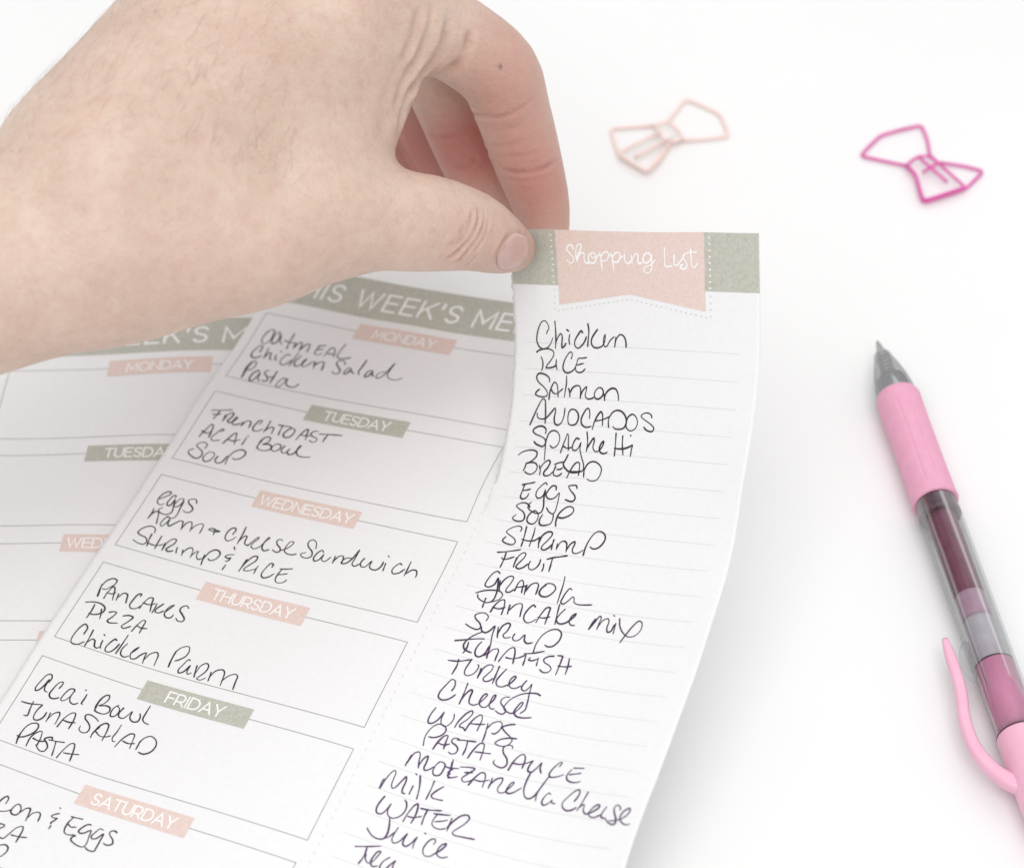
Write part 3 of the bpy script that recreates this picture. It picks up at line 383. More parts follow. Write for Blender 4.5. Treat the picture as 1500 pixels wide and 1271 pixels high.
def ribbon(geo, sh, pts, width, off, mi, press=None, square=False, ramp=.004):
    """a drawn line of the given width (mm) along page points"""
    P = np.asarray(pts, float) * [1, VS]
    keep = np.r_[True, np.linalg.norm(np.diff(P, axis=0), axis=1) > 1e-4]
    P = P[keep]
    if len(P) < 2: return
    d = np.diff(P, axis=0); d /= np.linalg.norm(d, axis=1)[:, None]
    T = np.vstack([d[:1], d[:-1] + d[1:], d[-1:]]); ln = np.linalg.norm(T, axis=1)[:, None]
    T = np.where(ln > .2, T / np.maximum(ln, 1e-6), np.vstack([d, d[-1:]]))
    N = np.stack([-T[:, 1], T[:, 0]], 1)
    cosm = np.ones(len(P))
    if len(P) > 2:
        cosm[1:-1] = np.clip(np.abs((N[1:-1] * np.stack([-d[1:, 1], d[1:, 0]], 1)).sum(1)), .45, 1)
    w = np.full(len(P), width / 2) if press is None else width / 2 * press
    ext = width / 2 if square else 0
    P = P.copy(); P[0] -= d[0] * ext; P[-1] += d[-1] * ext
    A = P + N * (w / cosm)[:, None]; B = P - N * (w / cosm)[:, None]
    n = len(P)
    V = np.vstack([A, B])
    F = [[i + n, i + 1 + n, i + 1, i] for i in range(n - 1)]
    if not square:                                       # rounded ends
        for e, dr in ((0, -d[0]), (n - 1, d[-1])):
            tip = P[e] + dr * w[e] * .9
            s1 = P[e] + dr * w[e] * .6 + N[e] * w[e] * .7; s2 = P[e] + dr * w[e] * .6 - N[e] * w[e] * .7
            k = len(V); V = np.vstack([V, s1, tip, s2])
            F.append([e, k, k + 1, k + 2, e + n] if e else [e + n, k + 2, k + 1, k, e])
    o = np.concatenate([np.linspace(0, ramp, n)] * 2 + [np.full(len(V) - 2 * n, ramp)])
    X = sh.lift(V[:, 0], V[:, 1] / VS, off + o)
    # keep every face turned to the front of the sheet
    nrm = sh.frame(np.array([V[0, 0]]), np.array([V[0, 1] / VS]))[1][0]
    G2 = []
    for f in F:
        a, b, c = X[f[0]], X[f[1]], X[f[2]]
        G2.append(f if np.dot(np.cross(b - a, c - a), nrm) > 0 else f[::-1])
    geo.add(X, G2, mi)

def handwriting(geo, sh, text, width, mi, seed, off=.035):
    r = np.random.default_rng(seed)
    for k, s in enumerate(text.split(';')):
        P = np.array([[float(t) / 20 for t in p.split(',')] for p in s.split()])
        Q = catmull(P * [1, VS], .22) / [1, VS]
        n = len(Q)
        x = np.linspace(0, 1, n)
        press = 1 + .22 * np.sin(x * r.uniform(4, 9) + r.uniform(0, 6)) + .05 * r.normal(0, 1, n)
        press = np.convolve(np.pad(press, 2, 'edge'), np.ones(5) / 5, 'valid') * r.uniform(.9, 1.1)
        press[-3:] *= np.linspace(1, .75, min(3, n))[-len(press[-3:]):]
        ribbon(geo, sh, Q, width, off + .006 * (k % 7), mi, press)

def arc(cx, cy, rx, ry, a0, a1, n=14):
    t = np.radians(np.linspace(a0, a1, n))
    return [(cx + rx * math.cos(a), cy + ry * math.sin(a)) for a in t]
# printed capitals, one stroke per list, on a unit-high box (x right, y up)
CAPS = {
 'A': (.86, [[(0, 0), (.43, 1), (.86, 0)], [(.15, .32), (.71, .32)]]),
 'D': (.80, [[(0, .02), (0, 1), (.32, 1)] + arc(.32, .5, .48, .5, 90, -90)[1:] + [(0, 0)]]),
 'E': (.60, [[(.60, 1), (0, 1), (0, 0), (.60, 0)], [(0.04, .52), (.54, .52)]]),
 'F': (.58, [[(.58, 1), (0, 1), (0, 0)], [(0.04, .48), (.52, .48)]]),
 'H': (.74, [[(0, 0), (0, 1)], [(.74, 0), (.74, 1)], [(.04, .52), (.70, .52)]]),
 'I': (.04, [[(.02, 0), (.02, 1)]]),
 'K': (.68, [[(0, 0), (0, 1)], [(.66, 1), (.04, .36)], [(.26, .60), (.68, 0)]]),
 'L': (.56, [[(0, 1), (0, 0), (.56, 0)]]),
 'M': (.90, [[(0, 0), (0, 1), (.45, .25), (.90, 1), (.90, 0)]]),
 'N': (.76, [[(0, 0), (0, 1), (.76, 0), (.76, 1)]]),
 'O': (.96, [arc(.48, .5, .48, .5, 90, 448, 30)]),
 'R': (.68, [[(0, 0), (0, 1), (.34, 1)] + arc(.36, .67, .29, .33, 90, -90)[1:] + [(.04, .34)], [(.40, .34), (.68, 0)]]),
 'S': (.60, [arc(.31, .75, .28, .25, 25, 180, 10) + [(.05, .66), (.14, .55), (.30, .50), (.48, .44), (.58, .33)] + arc(.30, .25, .29, .25, 0, -155, 10)]),
 'T': (.70, [[(0, 1), (.70, 1)], [(.35, .97), (.35, 0)]]),
 'U': (.72, [[(0, 1), (0, .38)] + arc(.36, .36, .36, .36, 180, 360, 14) + [(.72, 1)]]),
 'W': (1.12, [[(0, 1), (.29, 0), (.56, .95), (.83, 0), (1.12, 1)]]),
 'Y': (.74, [[(0, 1), (.37, .42), (.74, 1)], [(.37, .38), (.37, 0)]]),
 "'": (.08, [[(.05, 1), (.03, .72)]]),
 ' ': (.22, []),
}
def caps(geo, sh, text, u0, u1, vb, h, width, mi, off, gap=.2):
    """printed capitals from u0 to u1, baseline vb, cap height h (page units)"""
    tot = sum(CAPS[c][0] for c in text) + gap * (len(text) - 1)
    k = (u1 - u0) / tot; x = 0; i = 0
    for c in text:
        w, strokes = CAPS[c]
        for s in strokes:
            ribbon(geo, sh, [(u0 + (x + a) * k, vb - b * h) for a, b in s], width, off + .005 * (i % 5), mi, square=True, ramp=.001)
            i += 1
        x += w + gap

INKS = {}
for line in """list=1719,515 1722,503 1731,489 1726,468 1711,450 1694,455 1678,482 1667,520 1665,553 1676,581 1696,595 1718,591 1738,571 1753,535;1764,450 1768,497 1769,548 1767,590;1768,567 1777,538 1795,512 1803,523 1802,561 1803,583 1815,576 1824,559;1844,514 1840,540 1844,565;1828,490 1839,497;1913,501 1906,492 1888,514 1871,548 1873,571 1888,582 1907,569 1924,545 1933,521;1941,454 1946,488 1943,530 1940,570;1991,481 1977,500 1961,529 1959,552 1970,571 1987,575 2010,568 2024,551 2031,525 2031,505 2025,518 2022,544 2029,566 2039,564 2057,533 2078,513;2086,515 2083,541 2081,566;2082,550 2090,522 2107,501 2123,504 2134,521 2139,547 2138,564;1665,613 1679,603 1703,595 1733,594 1756,605 1759,621 1745,650 1723,680 1720,691 1736,691 1761,684 1775,675;1690,636 1700,660 1701,685 1695,709;1774,647 1773,675 1780,699;1853,638 1857,628 1858,609 1849,603 1833,620 1816,654 1811,687 1821,707 1840,711 1864,698 1878,678;1934,627 1913,632 1891,635 1885,654 1878,678 1880,697 1894,706 1913,702 1929,685;1885,669 1902,663 1921,658;1741,763 1741,749 1728,733 1703,723 1680,724 1670,742 1680,765 1712,791 1733,818 1732,835 1711,843 1686,840 1670,831 1674,819 1690,804;1745,853 1746,822 1756,784 1769,763 1782,773 1789,801 1793,838;1755,803 1763,816 1778,823 1795,814 1815,794;1832,727 1833,765 1829,808 1827,837;1847,792 1853,811 1856,833;1855,811 1868,786 1887,774 1902,775 1910,793 1911,838;1912,821 1922,797 1940,777 1939,801 1936,824 1949,838 1968,836 1982,828;2002,778 1989,793 1983,817 1994,835 2010,833 2026,816 2029,795 2019,779 2002,776;2027,795 2034,813 2038,841;2038,841 2038,818 2050,793 2073,776 2092,779 2104,799 2110,836;1658,992 1672,946 1693,887 1711,854 1724,857 1730,890 1735,937 1738,979;1689,930 1694,950 1714,958 1738,952 1757,930 1776,903;1773,903 1783,897 1786,910 1783,949 1789,975 1803,984 1821,973 1832,941 1835,894;1871,897 1859,908 1855,944 1863,973 1880,979 1900,970 1910,941 1905,915 1887,898 1866,897;1967,937 1967,911 1960,888 1950,889 1934,916 1925,947 1931,970 1951,984 1969,982 1981,977;1988,992 1993,961 2009,918 2024,899 2032,909 2036,937 2037,970;2002,947 2019,944 2042,936 2071,920;2069,920 2066,945 2070,976;2069,924 2085,897 2107,886 2130,891 2151,915 2157,943 2147,972 2123,982 2102,980 2091,969;2182,900 2165,914 2156,943 2160,971 2179,985 2201,975 2213,944 2205,916 2187,900 2172,906;2282,910 2279,898 2261,888 2239,893 2228,906 2243,921 2275,941 2296,962 2291,978 2274,980 2255,971 2246,960;1747,1031 1748,1012 1733,997 1709,996 1686,1009 1679,1022 1693,1037 1725,1048 1749,1062 1754,1083 1744,1100 1722,1096 1705,1089 1693,1077;1765,1171 1760,1125 1756,1083 1758,1056 1769,1024 1789,1013 1811,1021 1825,1046 1822,1080 1807,1100 1792,1102 1780,1091;1841,1125 1847,1091 1857,1049 1863,1025 1869,1032 1873,1068 1880,1109;1850,1091 1875,1100 1892,1093;1927,1048 1914,1043 1903,1061 1897,1093 1902,1105 1917,1107 1930,1090 1938,1066 1938,1100 1952,1140 1969,1181 1969,1207 1946,1219 1911,1223 1879,1205 1865,1182 1874,1158 1882,1131;1962,1007 1971,1055 1972,1107;1972,1092 1984,1065 2001,1036 2005,1053 2002,1084 2015,1104 2032,1101 2047,1080 2054,1054 2051,1049 2038,1071 2037,1097 2051,1111 2067,1110 2078,1102;2111,1003 2114,1064 2116,1120;2146,1013 2149,1061 2159,1112;2111,1080 2134,1081 2164,1076 2185,1066 2199,1057 2197,1078 2196,1115;2184,1007 2188,1011;1675,1194 1675,1212 1669,1238;1625,1155 1640,1140 1669,1127 1701,1124 1719,1133 1720,1155 1703,1178 1687,1190 1676,1196;1676,1196 1703,1188 1727,1194 1736,1212 1731,1235 1711,1252 1690,1249 1677,1240;1745,1202 1755,1227 1756,1251;1751,1222 1765,1188 1788,1170 1797,1178 1790,1208 1775,1236 1780,1252 1803,1249 1822,1226;1823,1189 1841,1179 1863,1173;1829,1199 1824,1226 1825,1242 1842,1250 1858,1242 1866,1232;1837,1214 1852,1213 1866,1203;1895,1254 1905,1218 1921,1180 1937,1167 1946,1172 1950,1198 1951,1236;1892,1220 1920,1218 1960,1212;1975,1196 1976,1217 1979,1243;1976,1201 1989,1171 2012,1157 2039,1164 2060,1188 2060,1219 2047,1249 2026,1258 2008,1256 1997,1249;1682,1312 1708,1304 1742,1293;1694,1309 1689,1353 1688,1378 1698,1389 1713,1385 1723,1369 1725,1356;1692,1343 1711,1339 1728,1332;1805,1300 1797,1290 1780,1305 1762,1337 1762,1362 1773,1376 1790,1371 1800,1353 1802,1333 1805,1375 1813,1419 1809,1449 1793,1459 1767,1453 1739,1433 1741,1413 1748,1401;1855,1322 1852,1305 1835,1302 1817,1329 1811,1354 1825,1372 1843,1373 1859,1363 1874,1337 1877,1371 1877,1411 1873,1444 1865,1451 1845,1442 1829,1422;1957,1303 1952,1290 1931,1290 1914,1296 1925,1315 1950,1339 1958,1357 1950,1373 1930,1374 1910,1368;1748,1431 1740,1418 1719,1409 1694,1416 1682,1430 1697,1444 1724,1461 1737,1485 1734,1507 1714,1515 1691,1511 1682,1500 1693,1480;1778,1445 1760,1461 1751,1488 1755,1508 1771,1519 1790,1516 1801,1491 1799,1466 1788,1450 1773,1444;1819,1462 1812,1490 1816,1512 1829,1520 1852,1515 1869,1504 1874,1476 1870,1451;1897,1514 1892,1488 1895,1453 1913,1421 1936,1403 1957,1406 1965,1422 1956,1443 1935,1460 1915,1468 1895,1465;1739,1568 1742,1552 1730,1541 1706,1548 1683,1569 1677,1584 1697,1599 1723,1615 1734,1634 1727,1649 1704,1651 1680,1643 1674,1634 1683,1611;1761,1538 1764,1575 1767,1622 1767,1653;1802,1536 1805,1573 1804,1615 1804,1645;1759,1612 1789,1615 1818,1608 1838,1586;1837,1583 1841,1613 1848,1645;1842,1618 1848,1576 1868,1551 1888,1550 1893,1561 1880,1596 1863,1630 1863,1648 1878,1651 1895,1635 1908,1612;1908,1588 1908,1612 1910,1644;1930,1606 1931,1624 1933,1641;1933,1629 1943,1597 1958,1588 1972,1597 1978,1621 1982,1646;1980,1636 1992,1599 2009,1584 2012,1596 2008,1627 2015,1643 2029,1646 2047,1636 2059,1622;2067,1650 2067,1613 2077,1562 2095,1526 2115,1514 2141,1525 2151,1548 2144,1578 2124,1604 2102,1609 2087,1600;1673,1709 1706,1698 1744,1682 1772,1670;1712,1699 1714,1738 1712,1791;1701,1735 1711,1743 1730,1735 1754,1717;1766,1719 1766,1747 1769,1776;1767,1763 1773,1707 1788,1685 1801,1687 1800,1711 1785,1747 1779,1770 1791,1779 1809,1769 1827,1743;1833,1726 1832,1747 1838,1765 1853,1771 1870,1755 1878,1727 1876,1705;1898,1728 1902,1748 1901,1771;1905,1699 1932,1685 1964,1674 1994,1663;1929,1688 1931,1722 1933,1765;1723,1826 1709,1817 1693,1836 1682,1887 1683,1913 1699,1919 1720,1897 1725,1857 1738,1900 1746,1948 1744,1988 1726,2009 1701,2007 1678,1993 1671,1974;1738,1866 1745,1898 1753,1929;1744,1898 1755,1852 1773,1829 1788,1831 1788,1864 1779,1904 1782,1922 1797,1920 1812,1899;1817,1906 1820,1855 1830,1838 1842,1853 1846,1885 1850,1909;1823,1883 1845,1873 1858,1866;1860,1861 1861,1889 1865,1917;1864,1897 1877,1853 1897,1838 1909,1845 1913,1876 1914,1902;1943,1839 1930,1860 1926,1889 1941,1905 1966,1902 1986,1875 1992,1850 1976,1830 1950,1829 1937,1840;2014,1777 2019,1821 2021,1883 2023,1930;2067,1841 2056,1836 2044,1863 2038,1895 2037,1919 2050,1926 2067,1905 2082,1879 2090,1885 2097,1907 2116,1915 2147,1912 2181,1905;1660,1969 1686,1947 1725,1930 1758,1928 1774,1944 1770,1971 1751,1991 1742,2000;1711,1986 1713,2016 1715,2044;1756,2056 1763,2007 1778,1976 1791,1970 1801,1999 1806,2056;1757,2026 1783,2028 1808,2011;1824,1991 1826,2016 1830,2044;1828,2024 1848,1980 1870,1969 1878,1983 1882,2015 1887,2045;1935,1971 1924,1962 1910,1986 1902,2030 1910,2056 1927,2066 1948,2053 1960,2034;1964,2055 1971,2007 1985,1963 2000,1959 2003,1990 2005,2054;1964,2024 1994,2020 2015,2007;2036,1931 2040,1974 2049,2043;2068,1951 2053,1986 2047,2015 2063,2035 2087,2030 2108,2006 2124,1975 2124,1967 2110,1982 2107,2014 2119,2031 2138,2030;2206,2039 2214,2000 2222,1976;2207,2037 2224,1991 2237,1959 2245,1964 2244,2002 2244,2033;2243,2022 2259,1977 2279,1966 2287,1980 2288,2018 2298,2038 2312,2029 2317,1994;2322,1986 2325,2020 2326,2042;2299,1944 2307,1948;2333,1958 2344,1994 2368,2028 2401,2048 2431,2038 2450,2002 2444,1965 2427,1958 2408,1985 2389,2033 2372,2085;1756,2112 1757,2086 1738,2071 1716,2078 1701,2098 1710,2116 1736,2137 1746,2159 1736,2174 1708,2173 1679,2161;1748,2154 1758,2175 1775,2179 1790,2159 1801,2129 1807,2182 1819,2245 1821,2286 1812,2306;1816,2128 1824,2159 1832,2190;1826,2167 1833,2114 1851,2093 1861,2098 1860,2138 1851,2166 1862,2179 1885,2167;1896,2143 1895,2168 1906,2181 1924,2171 1938,2138 1941,2137 1948,2167 1964,2179 1986,2168;2007,2223 2004,2167 2017,2111 2044,2077 2073,2069 2094,2087 2096,2127 2079,2163 2057,2172 2042,2166;1669,2270 1714,2246 1756,2224 1783,2215;1726,2258 1729,2290 1724,2326;1761,2179 1736,2209 1715,2249 1711,2281 1721,2301 1741,2309 1756,2310;1777,2234 1769,2261 1768,2295 1778,2318 1794,2320 1810,2295 1814,2250;1816,2246 1822,2281 1827,2316;1824,2293 1834,2263 1854,2249 1862,2259 1863,2292 1865,2318;1881,2315 1890,2269 1906,2227 1920,2219 1931,2242 1943,2307;1903,2284 1929,2282 1959,2265 1977,2246;1980,2239 1985,2270 1987,2303;1972,2238 2009,2224 2052,2200;2004,2251 2001,2266 2018,2265 2038,2248;2039,2244 2041,2266 2044,2288;2101,2216 2080,2223 2064,2243 2072,2260 2096,2270 2112,2288 2104,2309 2083,2315 2064,2304;2118,2208 2139,2208 2141,2227 2142,2271 2142,2315;2173,2213 2180,2255 2183,2302;2137,2264 2169,2261 2196,2252;1679,2389 1720,2377 1765,2350;1718,2366 1723,2401 1719,2458;1770,2345 1766,2376 1763,2414 1769,2435 1783,2439 1802,2422 1811,2392 1810,2368 1803,2363;1824,2380 1826,2406 1827,2437;1828,2418 1835,2369 1852,2346 1867,2347 1870,2369 1858,2406 1851,2429 1858,2442 1876,2436 1890,2414;1894,2341 1895,2386 1897,2444;1927,2345 1915,2385 1908,2424 1919,2446 1941,2446 1960,2428;1961,2431 1974,2404 1981,2375 1975,2371 1963,2394 1966,2426 1983,2439 2001,2433 2017,2415;2031,2379 2022,2414 2026,2432 2040,2437 2053,2417 2059,2392 2065,2439 2074,2493 2077,2537 2063,2561;2115,2442 2102,2436 2069,2441 2035,2458 2009,2485 1994,2513 1987,2541 1990,2559 2006,2570 2025,2573 2042,2564;1750,2545 1753,2515 1743,2486 1730,2485 1717,2524 1706,2576 1710,2601 1726,2610 1747,2601 1762,2581 1772,2559;1799,2479 1802,2528 1804,2603;1804,2580 1811,2537 1825,2508 1831,2512 1834,2554 1841,2581 1860,2586 1877,2573;1877,2573 1889,2545 1898,2509 1890,2506 1881,2529 1880,2562 1892,2580 1911,2579 1921,2559;1921,2559 1933,2522 1932,2499 1926,2502 1922,2539 1927,2569 1940,2577 1951,2573;1992,2491 1977,2493 1964,2511 1965,2530 1984,2549 2001,2568 1995,2587 1976,2589 1958,2580;2041,2562 2054,2528 2057,2502 2050,2501 2040,2530 2036,2563 2052,2580 2077,2582 2118,2569;1721,2661 1714,2699 1714,2739 1721,2753 1737,2746 1752,2717 1761,2673 1762,2708 1771,2735 1788,2744 1804,2724 1810,2687 1803,2662;1829,2731 1834,2690 1853,2634 1868,2617 1874,2630 1865,2668 1846,2706 1847,2719 1864,2720 1874,2731;1876,2732 1880,2692 1895,2643 1911,2624 1921,2641 1923,2713;1884,2686 1914,2678 1943,2667;1953,2659 1961,2720 1964,2763;1958,2683 1974,2645 1999,2631 2011,2642 2011,2676 1998,2702 1985,2703;2063,2625 2037,2637 2017,2657 2035,2676 2069,2699 2080,2712 2073,2739 2052,2755 2026,2755 2016,2749 2029,2725 2061,2705 2096,2697;1742,2878 1733,2826 1741,2775 1761,2742 1791,2743 1802,2764 1793,2794 1769,2818 1746,2824;1785,2879 1793,2829 1808,2790 1819,2785 1822,2820 1826,2859;1795,2839 1819,2839 1840,2825;1874,2789 1860,2782 1844,2793 1844,2810 1868,2822 1881,2837 1879,2862 1863,2872 1850,2867;1863,2790 1898,2780 1939,2771;1905,2780 1911,2825 1910,2860;1935,2866 1943,2816 1960,2771 1974,2770 1982,2797 1987,2858;1952,2823 1983,2817 2018,2810;2097,2752 2090,2740 2068,2745 2058,2761 2067,2787 2093,2816 2101,2847 2088,2866 2057,2862 2043,2850 2045,2837;2117,2870 2125,2814 2144,2774 2157,2771 2168,2793 2171,2842;2120,2828 2156,2825 2183,2809 2204,2791;2204,2791 2196,2826 2200,2850 2215,2852 2230,2829 2244,2793 2246,2821 2259,2846;2326,2794 2332,2772 2325,2770 2305,2803 2295,2842 2303,2856 2331,2850 2359,2831;2393,2788 2439,2781;2386,2798 2375,2828 2380,2851 2401,2863 2431,2860 2445,2851;2385,2826 2434,2809;1711,3009 1714,2959 1715,2946;1711,2995 1725,2928 1740,2917 1748,2930 1756,2969 1765,2998;1761,2984 1770,2937 1780,2923 1785,2952 1786,2990 1793,2999 1808,2988 1822,2965;1838,2928 1827,2950 1825,2989 1837,3007 1857,2998 1863,2963 1860,2935 1844,2928 1830,2934;1883,2897 1889,2936 1892,2989 1903,2993 1929,2976;1860,2944 1886,2945 1920,2933;1884,2912 1891,2968 1888,2982 1897,2999;1896,2975 1885,2971 1897,2949;1923,2923 1958,2911 1983,2910 1964,2947 1949,2978 1960,2992 1982,2981 1995,2964;1950,2944 1981,2933;1986,3001 1998,2954 2018,2917 2032,2921 2040,2943 2044,2992;1999,2966 2028,2964 2060,2945;2068,2932 2070,2965 2069,2990;2068,2970 2087,2930 2109,2918 2113,2938 2107,2977 2116,2994 2135,2992 2148,2975;2147,2972 2162,2939 2163,2924 2155,2928 2146,2960 2148,2984 2162,2987 2180,2974 2203,2943;2215,2854 2212,2903 2216,2951 2234,2986 2252,2990 2271,2968 2280,2934;2301,2848 2288,2900 2278,2951 2283,2994;2337,2945 2328,2939 2314,2966 2312,2994 2324,3007 2340,2995 2353,2973 2354,2985 2372,2988;2452,2957 2460,2934 2462,2907 2453,2895 2439,2906 2417,2942 2403,2976 2410,2999 2432,3012 2453,3006 2471,2989;2499,2900 2494,2932 2487,2969 2479,3003;2483,2987 2498,2967 2503,2970 2506,2996 2521,3013 2535,3010;2535,3010 2556,2992 2574,2967 2569,2957 2555,2964 2540,2990 2535,3010 2552,3025 2570,3023 2589,3008;2607,2962 2598,2989 2595,3014 2606,3021 2620,3021;2673,2969 2668,2953 2652,2946 2643,2961 2652,2990 2666,3014 2670,3039 2663,3047 2642,3043 2621,3025;2638,3031 2663,3025 2687,3015 2710,2990 2717,2963 2710,2955 2695,2966 2683,2994 2685,3015 2703,3034 2722,3040 2736,3032;1655,3166 1653,3127 1656,3111;1657,3165 1663,3105 1673,3063 1682,3051 1689,3064 1691,3098 1695,3131 1704,3144 1713,3134 1725,3094 1735,3063 1742,3086 1743,3132 1749,3149 1761,3150;1777,3096 1777,3122 1777,3145;1767,3032 1771,3035;1786,3034 1800,3077 1809,3119 1814,3156;1849,3036 1851,3077 1850,3142;1894,3049 1877,3077 1863,3112 1871,3123 1889,3123 1915,3119;1690,3197 1683,3230 1681,3271 1691,3292 1708,3290 1719,3268 1727,3226 1727,3261 1735,3283 1754,3292 1775,3279 1790,3249 1791,3214 1782,3189 1772,3181;1803,3289 1809,3228 1820,3186 1828,3178 1834,3194 1839,3238 1836,3285;1813,3256 1835,3252 1863,3233;1847,3195 1886,3187 1929,3172;1875,3193 1874,3228 1878,3273;1906,3199 1935,3191 1971,3181;1920,3196 1913,3233 1917,3255 1934,3267 1957,3265 1975,3253;1921,3237 1947,3224 1968,3209;1982,3193 1983,3226 1984,3263;1980,3245 1995,3199 2017,3162 2038,3154 2049,3166 2042,3197 2018,3240 2008,3261 2016,3272 2050,3270 2104,3263;1748,3294 1761,3337 1767,3374 1763,3405 1744,3417 1716,3413 1695,3397 1682,3383;1763,3405 1780,3386 1791,3357;1797,3327 1793,3374 1795,3398 1806,3411 1823,3397 1834,3369 1841,3346 1839,3381 1844,3402 1857,3407 1871,3387 1884,3344 1883,3378 1887,3405;1906,3309 1911,3312;1958,3351 1960,3333 1952,3322 1938,3334 1927,3375 1929,3400 1943,3420 1964,3416 1978,3396;1978,3396 1994,3369 2006,3336 2004,3328 1989,3343 1983,3380 1992,3399 2011,3404 2032,3390;1672,3494 1717,3473 1766,3448;1717,3476 1722,3522 1715,3572;1726,3514 1733,3539 1748,3552 1760,3544 1773,3497 1776,3476 1766,3478 1757,3511 1757,3545 1771,3561 1789,3550;1819,3487 1802,3518 1799,3551 1808,3567 1821,3558 1834,3521 1846,3495 1845,3527 1854,3540
0=134,497 123,537 127,588 143,605 161,583 165,534 155,490 138,488;195,525 187,496 173,511 173,563 183,592 197,582 202,534 202,518 214,566 230,582;258,484 259,547 263,609;231,551 263,556 288,553;291,552 293,599;295,588 305,548 315,539 324,563 327,604;329,593 344,546 358,541 363,561 365,602;403,537 435,527;407,539 403,574 404,600 420,608 439,592;403,572 432,556;455,608 460,561 472,532 486,542 501,600;463,584 496,578;521,488 514,549 514,586 528,602 552,598 580,579;150,672 150,629 137,623 122,660 118,699 131,722 153,720 170,698;180,631 185,677 187,714;190,697 199,662 206,665 217,709 228,711;235,671 241,701 254,710;246,636 251,639;299,650 286,649 272,681 273,717 286,734 304,723 319,686;330,619 327,662 324,732;353,638 340,679 344,715 360,723 376,699;377,700 381,676 385,654 377,667 376,699 389,715 403,700 421,663;430,660 441,714;437,689 454,657 472,652 478,676 483,716;574,640 562,616 539,617 531,638 547,664 567,690 564,717 542,718 534,705;613,660 600,659 591,687 592,708 604,704 614,670 622,683 639,694;660,578 657,631 654,674 665,696;718,650 701,655 692,683 696,703 709,694 719,660 727,684 738,686;775,639 756,649 745,679 754,697 771,681 783,637 796,566 792,624 794,665 814,685 846,686 869,662;144,893 137,802 144,756;145,887 144,789 154,747 166,754 172,784 161,821 149,825;206,821 200,812 185,840 183,884 195,906 206,885 216,828 221,874 237,890;248,795 236,805 238,826 258,845 267,868 257,883 242,877;287,787 287,835 288,887;267,842 291,838;351,833 336,828 322,859 321,896 333,902 346,871 355,827 359,862 379,881 408,874 419,846
1=109,1175 153,1158 200,1138;147,1163 145,1193 140,1231;125,1201 145,1195 160,1183;183,1183 185,1209 187,1236;188,1222 194,1174 211,1159 218,1170 212,1204 207,1220 220,1233 229,1220;234,1220 243,1183 239,1180 232,1205 234,1232 254,1238 269,1219;278,1206 279,1237;281,1228 292,1192 311,1189 317,1210 318,1236;356,1195 359,1167 348,1166 339,1202 338,1233 348,1248 371,1239 383,1221;396,1153 398,1207 395,1244;398,1229 413,1197 427,1196 432,1222 434,1243;442,1168 475,1166 503,1165;462,1170 464,1210 467,1240;506,1173 491,1201 489,1233 503,1246 521,1235 530,1200 524,1176 505,1170;556,1245 564,1193 578,1155 585,1159 591,1198 598,1231;562,1203 590,1203 608,1197;631,1154 614,1161 606,1184 626,1200 645,1207 647,1228 631,1238 617,1229;643,1172 697,1160 750,1151;684,1168 680,1196 679,1223;126,1375 137,1318 150,1272 159,1278 167,1329 172,1368;123,1332 147,1341 170,1328;208,1309 218,1290 208,1287 194,1323 184,1363 191,1381 212,1376 227,1365;249,1383 260,1339 272,1299 280,1291 289,1319 301,1372;258,1349 287,1351 314,1332;336,1310 336,1338 335,1364;336,1292 342,1295;412,1301 407,1333 408,1364;406,1356 408,1298 425,1269 442,1272 443,1303 425,1327;425,1327 449,1318 466,1325 468,1351 446,1368 421,1368 405,1356;487,1300 475,1318 475,1349 490,1357 506,1342 510,1314 499,1301 482,1302;525,1304 520,1333 527,1352 543,1351 555,1316 550,1340 563,1357 582,1342 588,1314;587,1319 596,1285 593,1277 588,1301 593,1334 607,1351 636,1353 662,1342;184,1448 187,1424 171,1408 151,1415 140,1437 155,1454 180,1472 190,1503 177,1528 150,1523 124,1502 122,1484 139,1469;216,1462 204,1489 204,1520 220,1536 239,1520 245,1486 240,1466 221,1461;263,1480 261,1511 276,1527 295,1511 301,1478 303,1460;315,1521 310,1471 321,1423 345,1398 370,1405 375,1429 362,1460 342,1474 331,1467
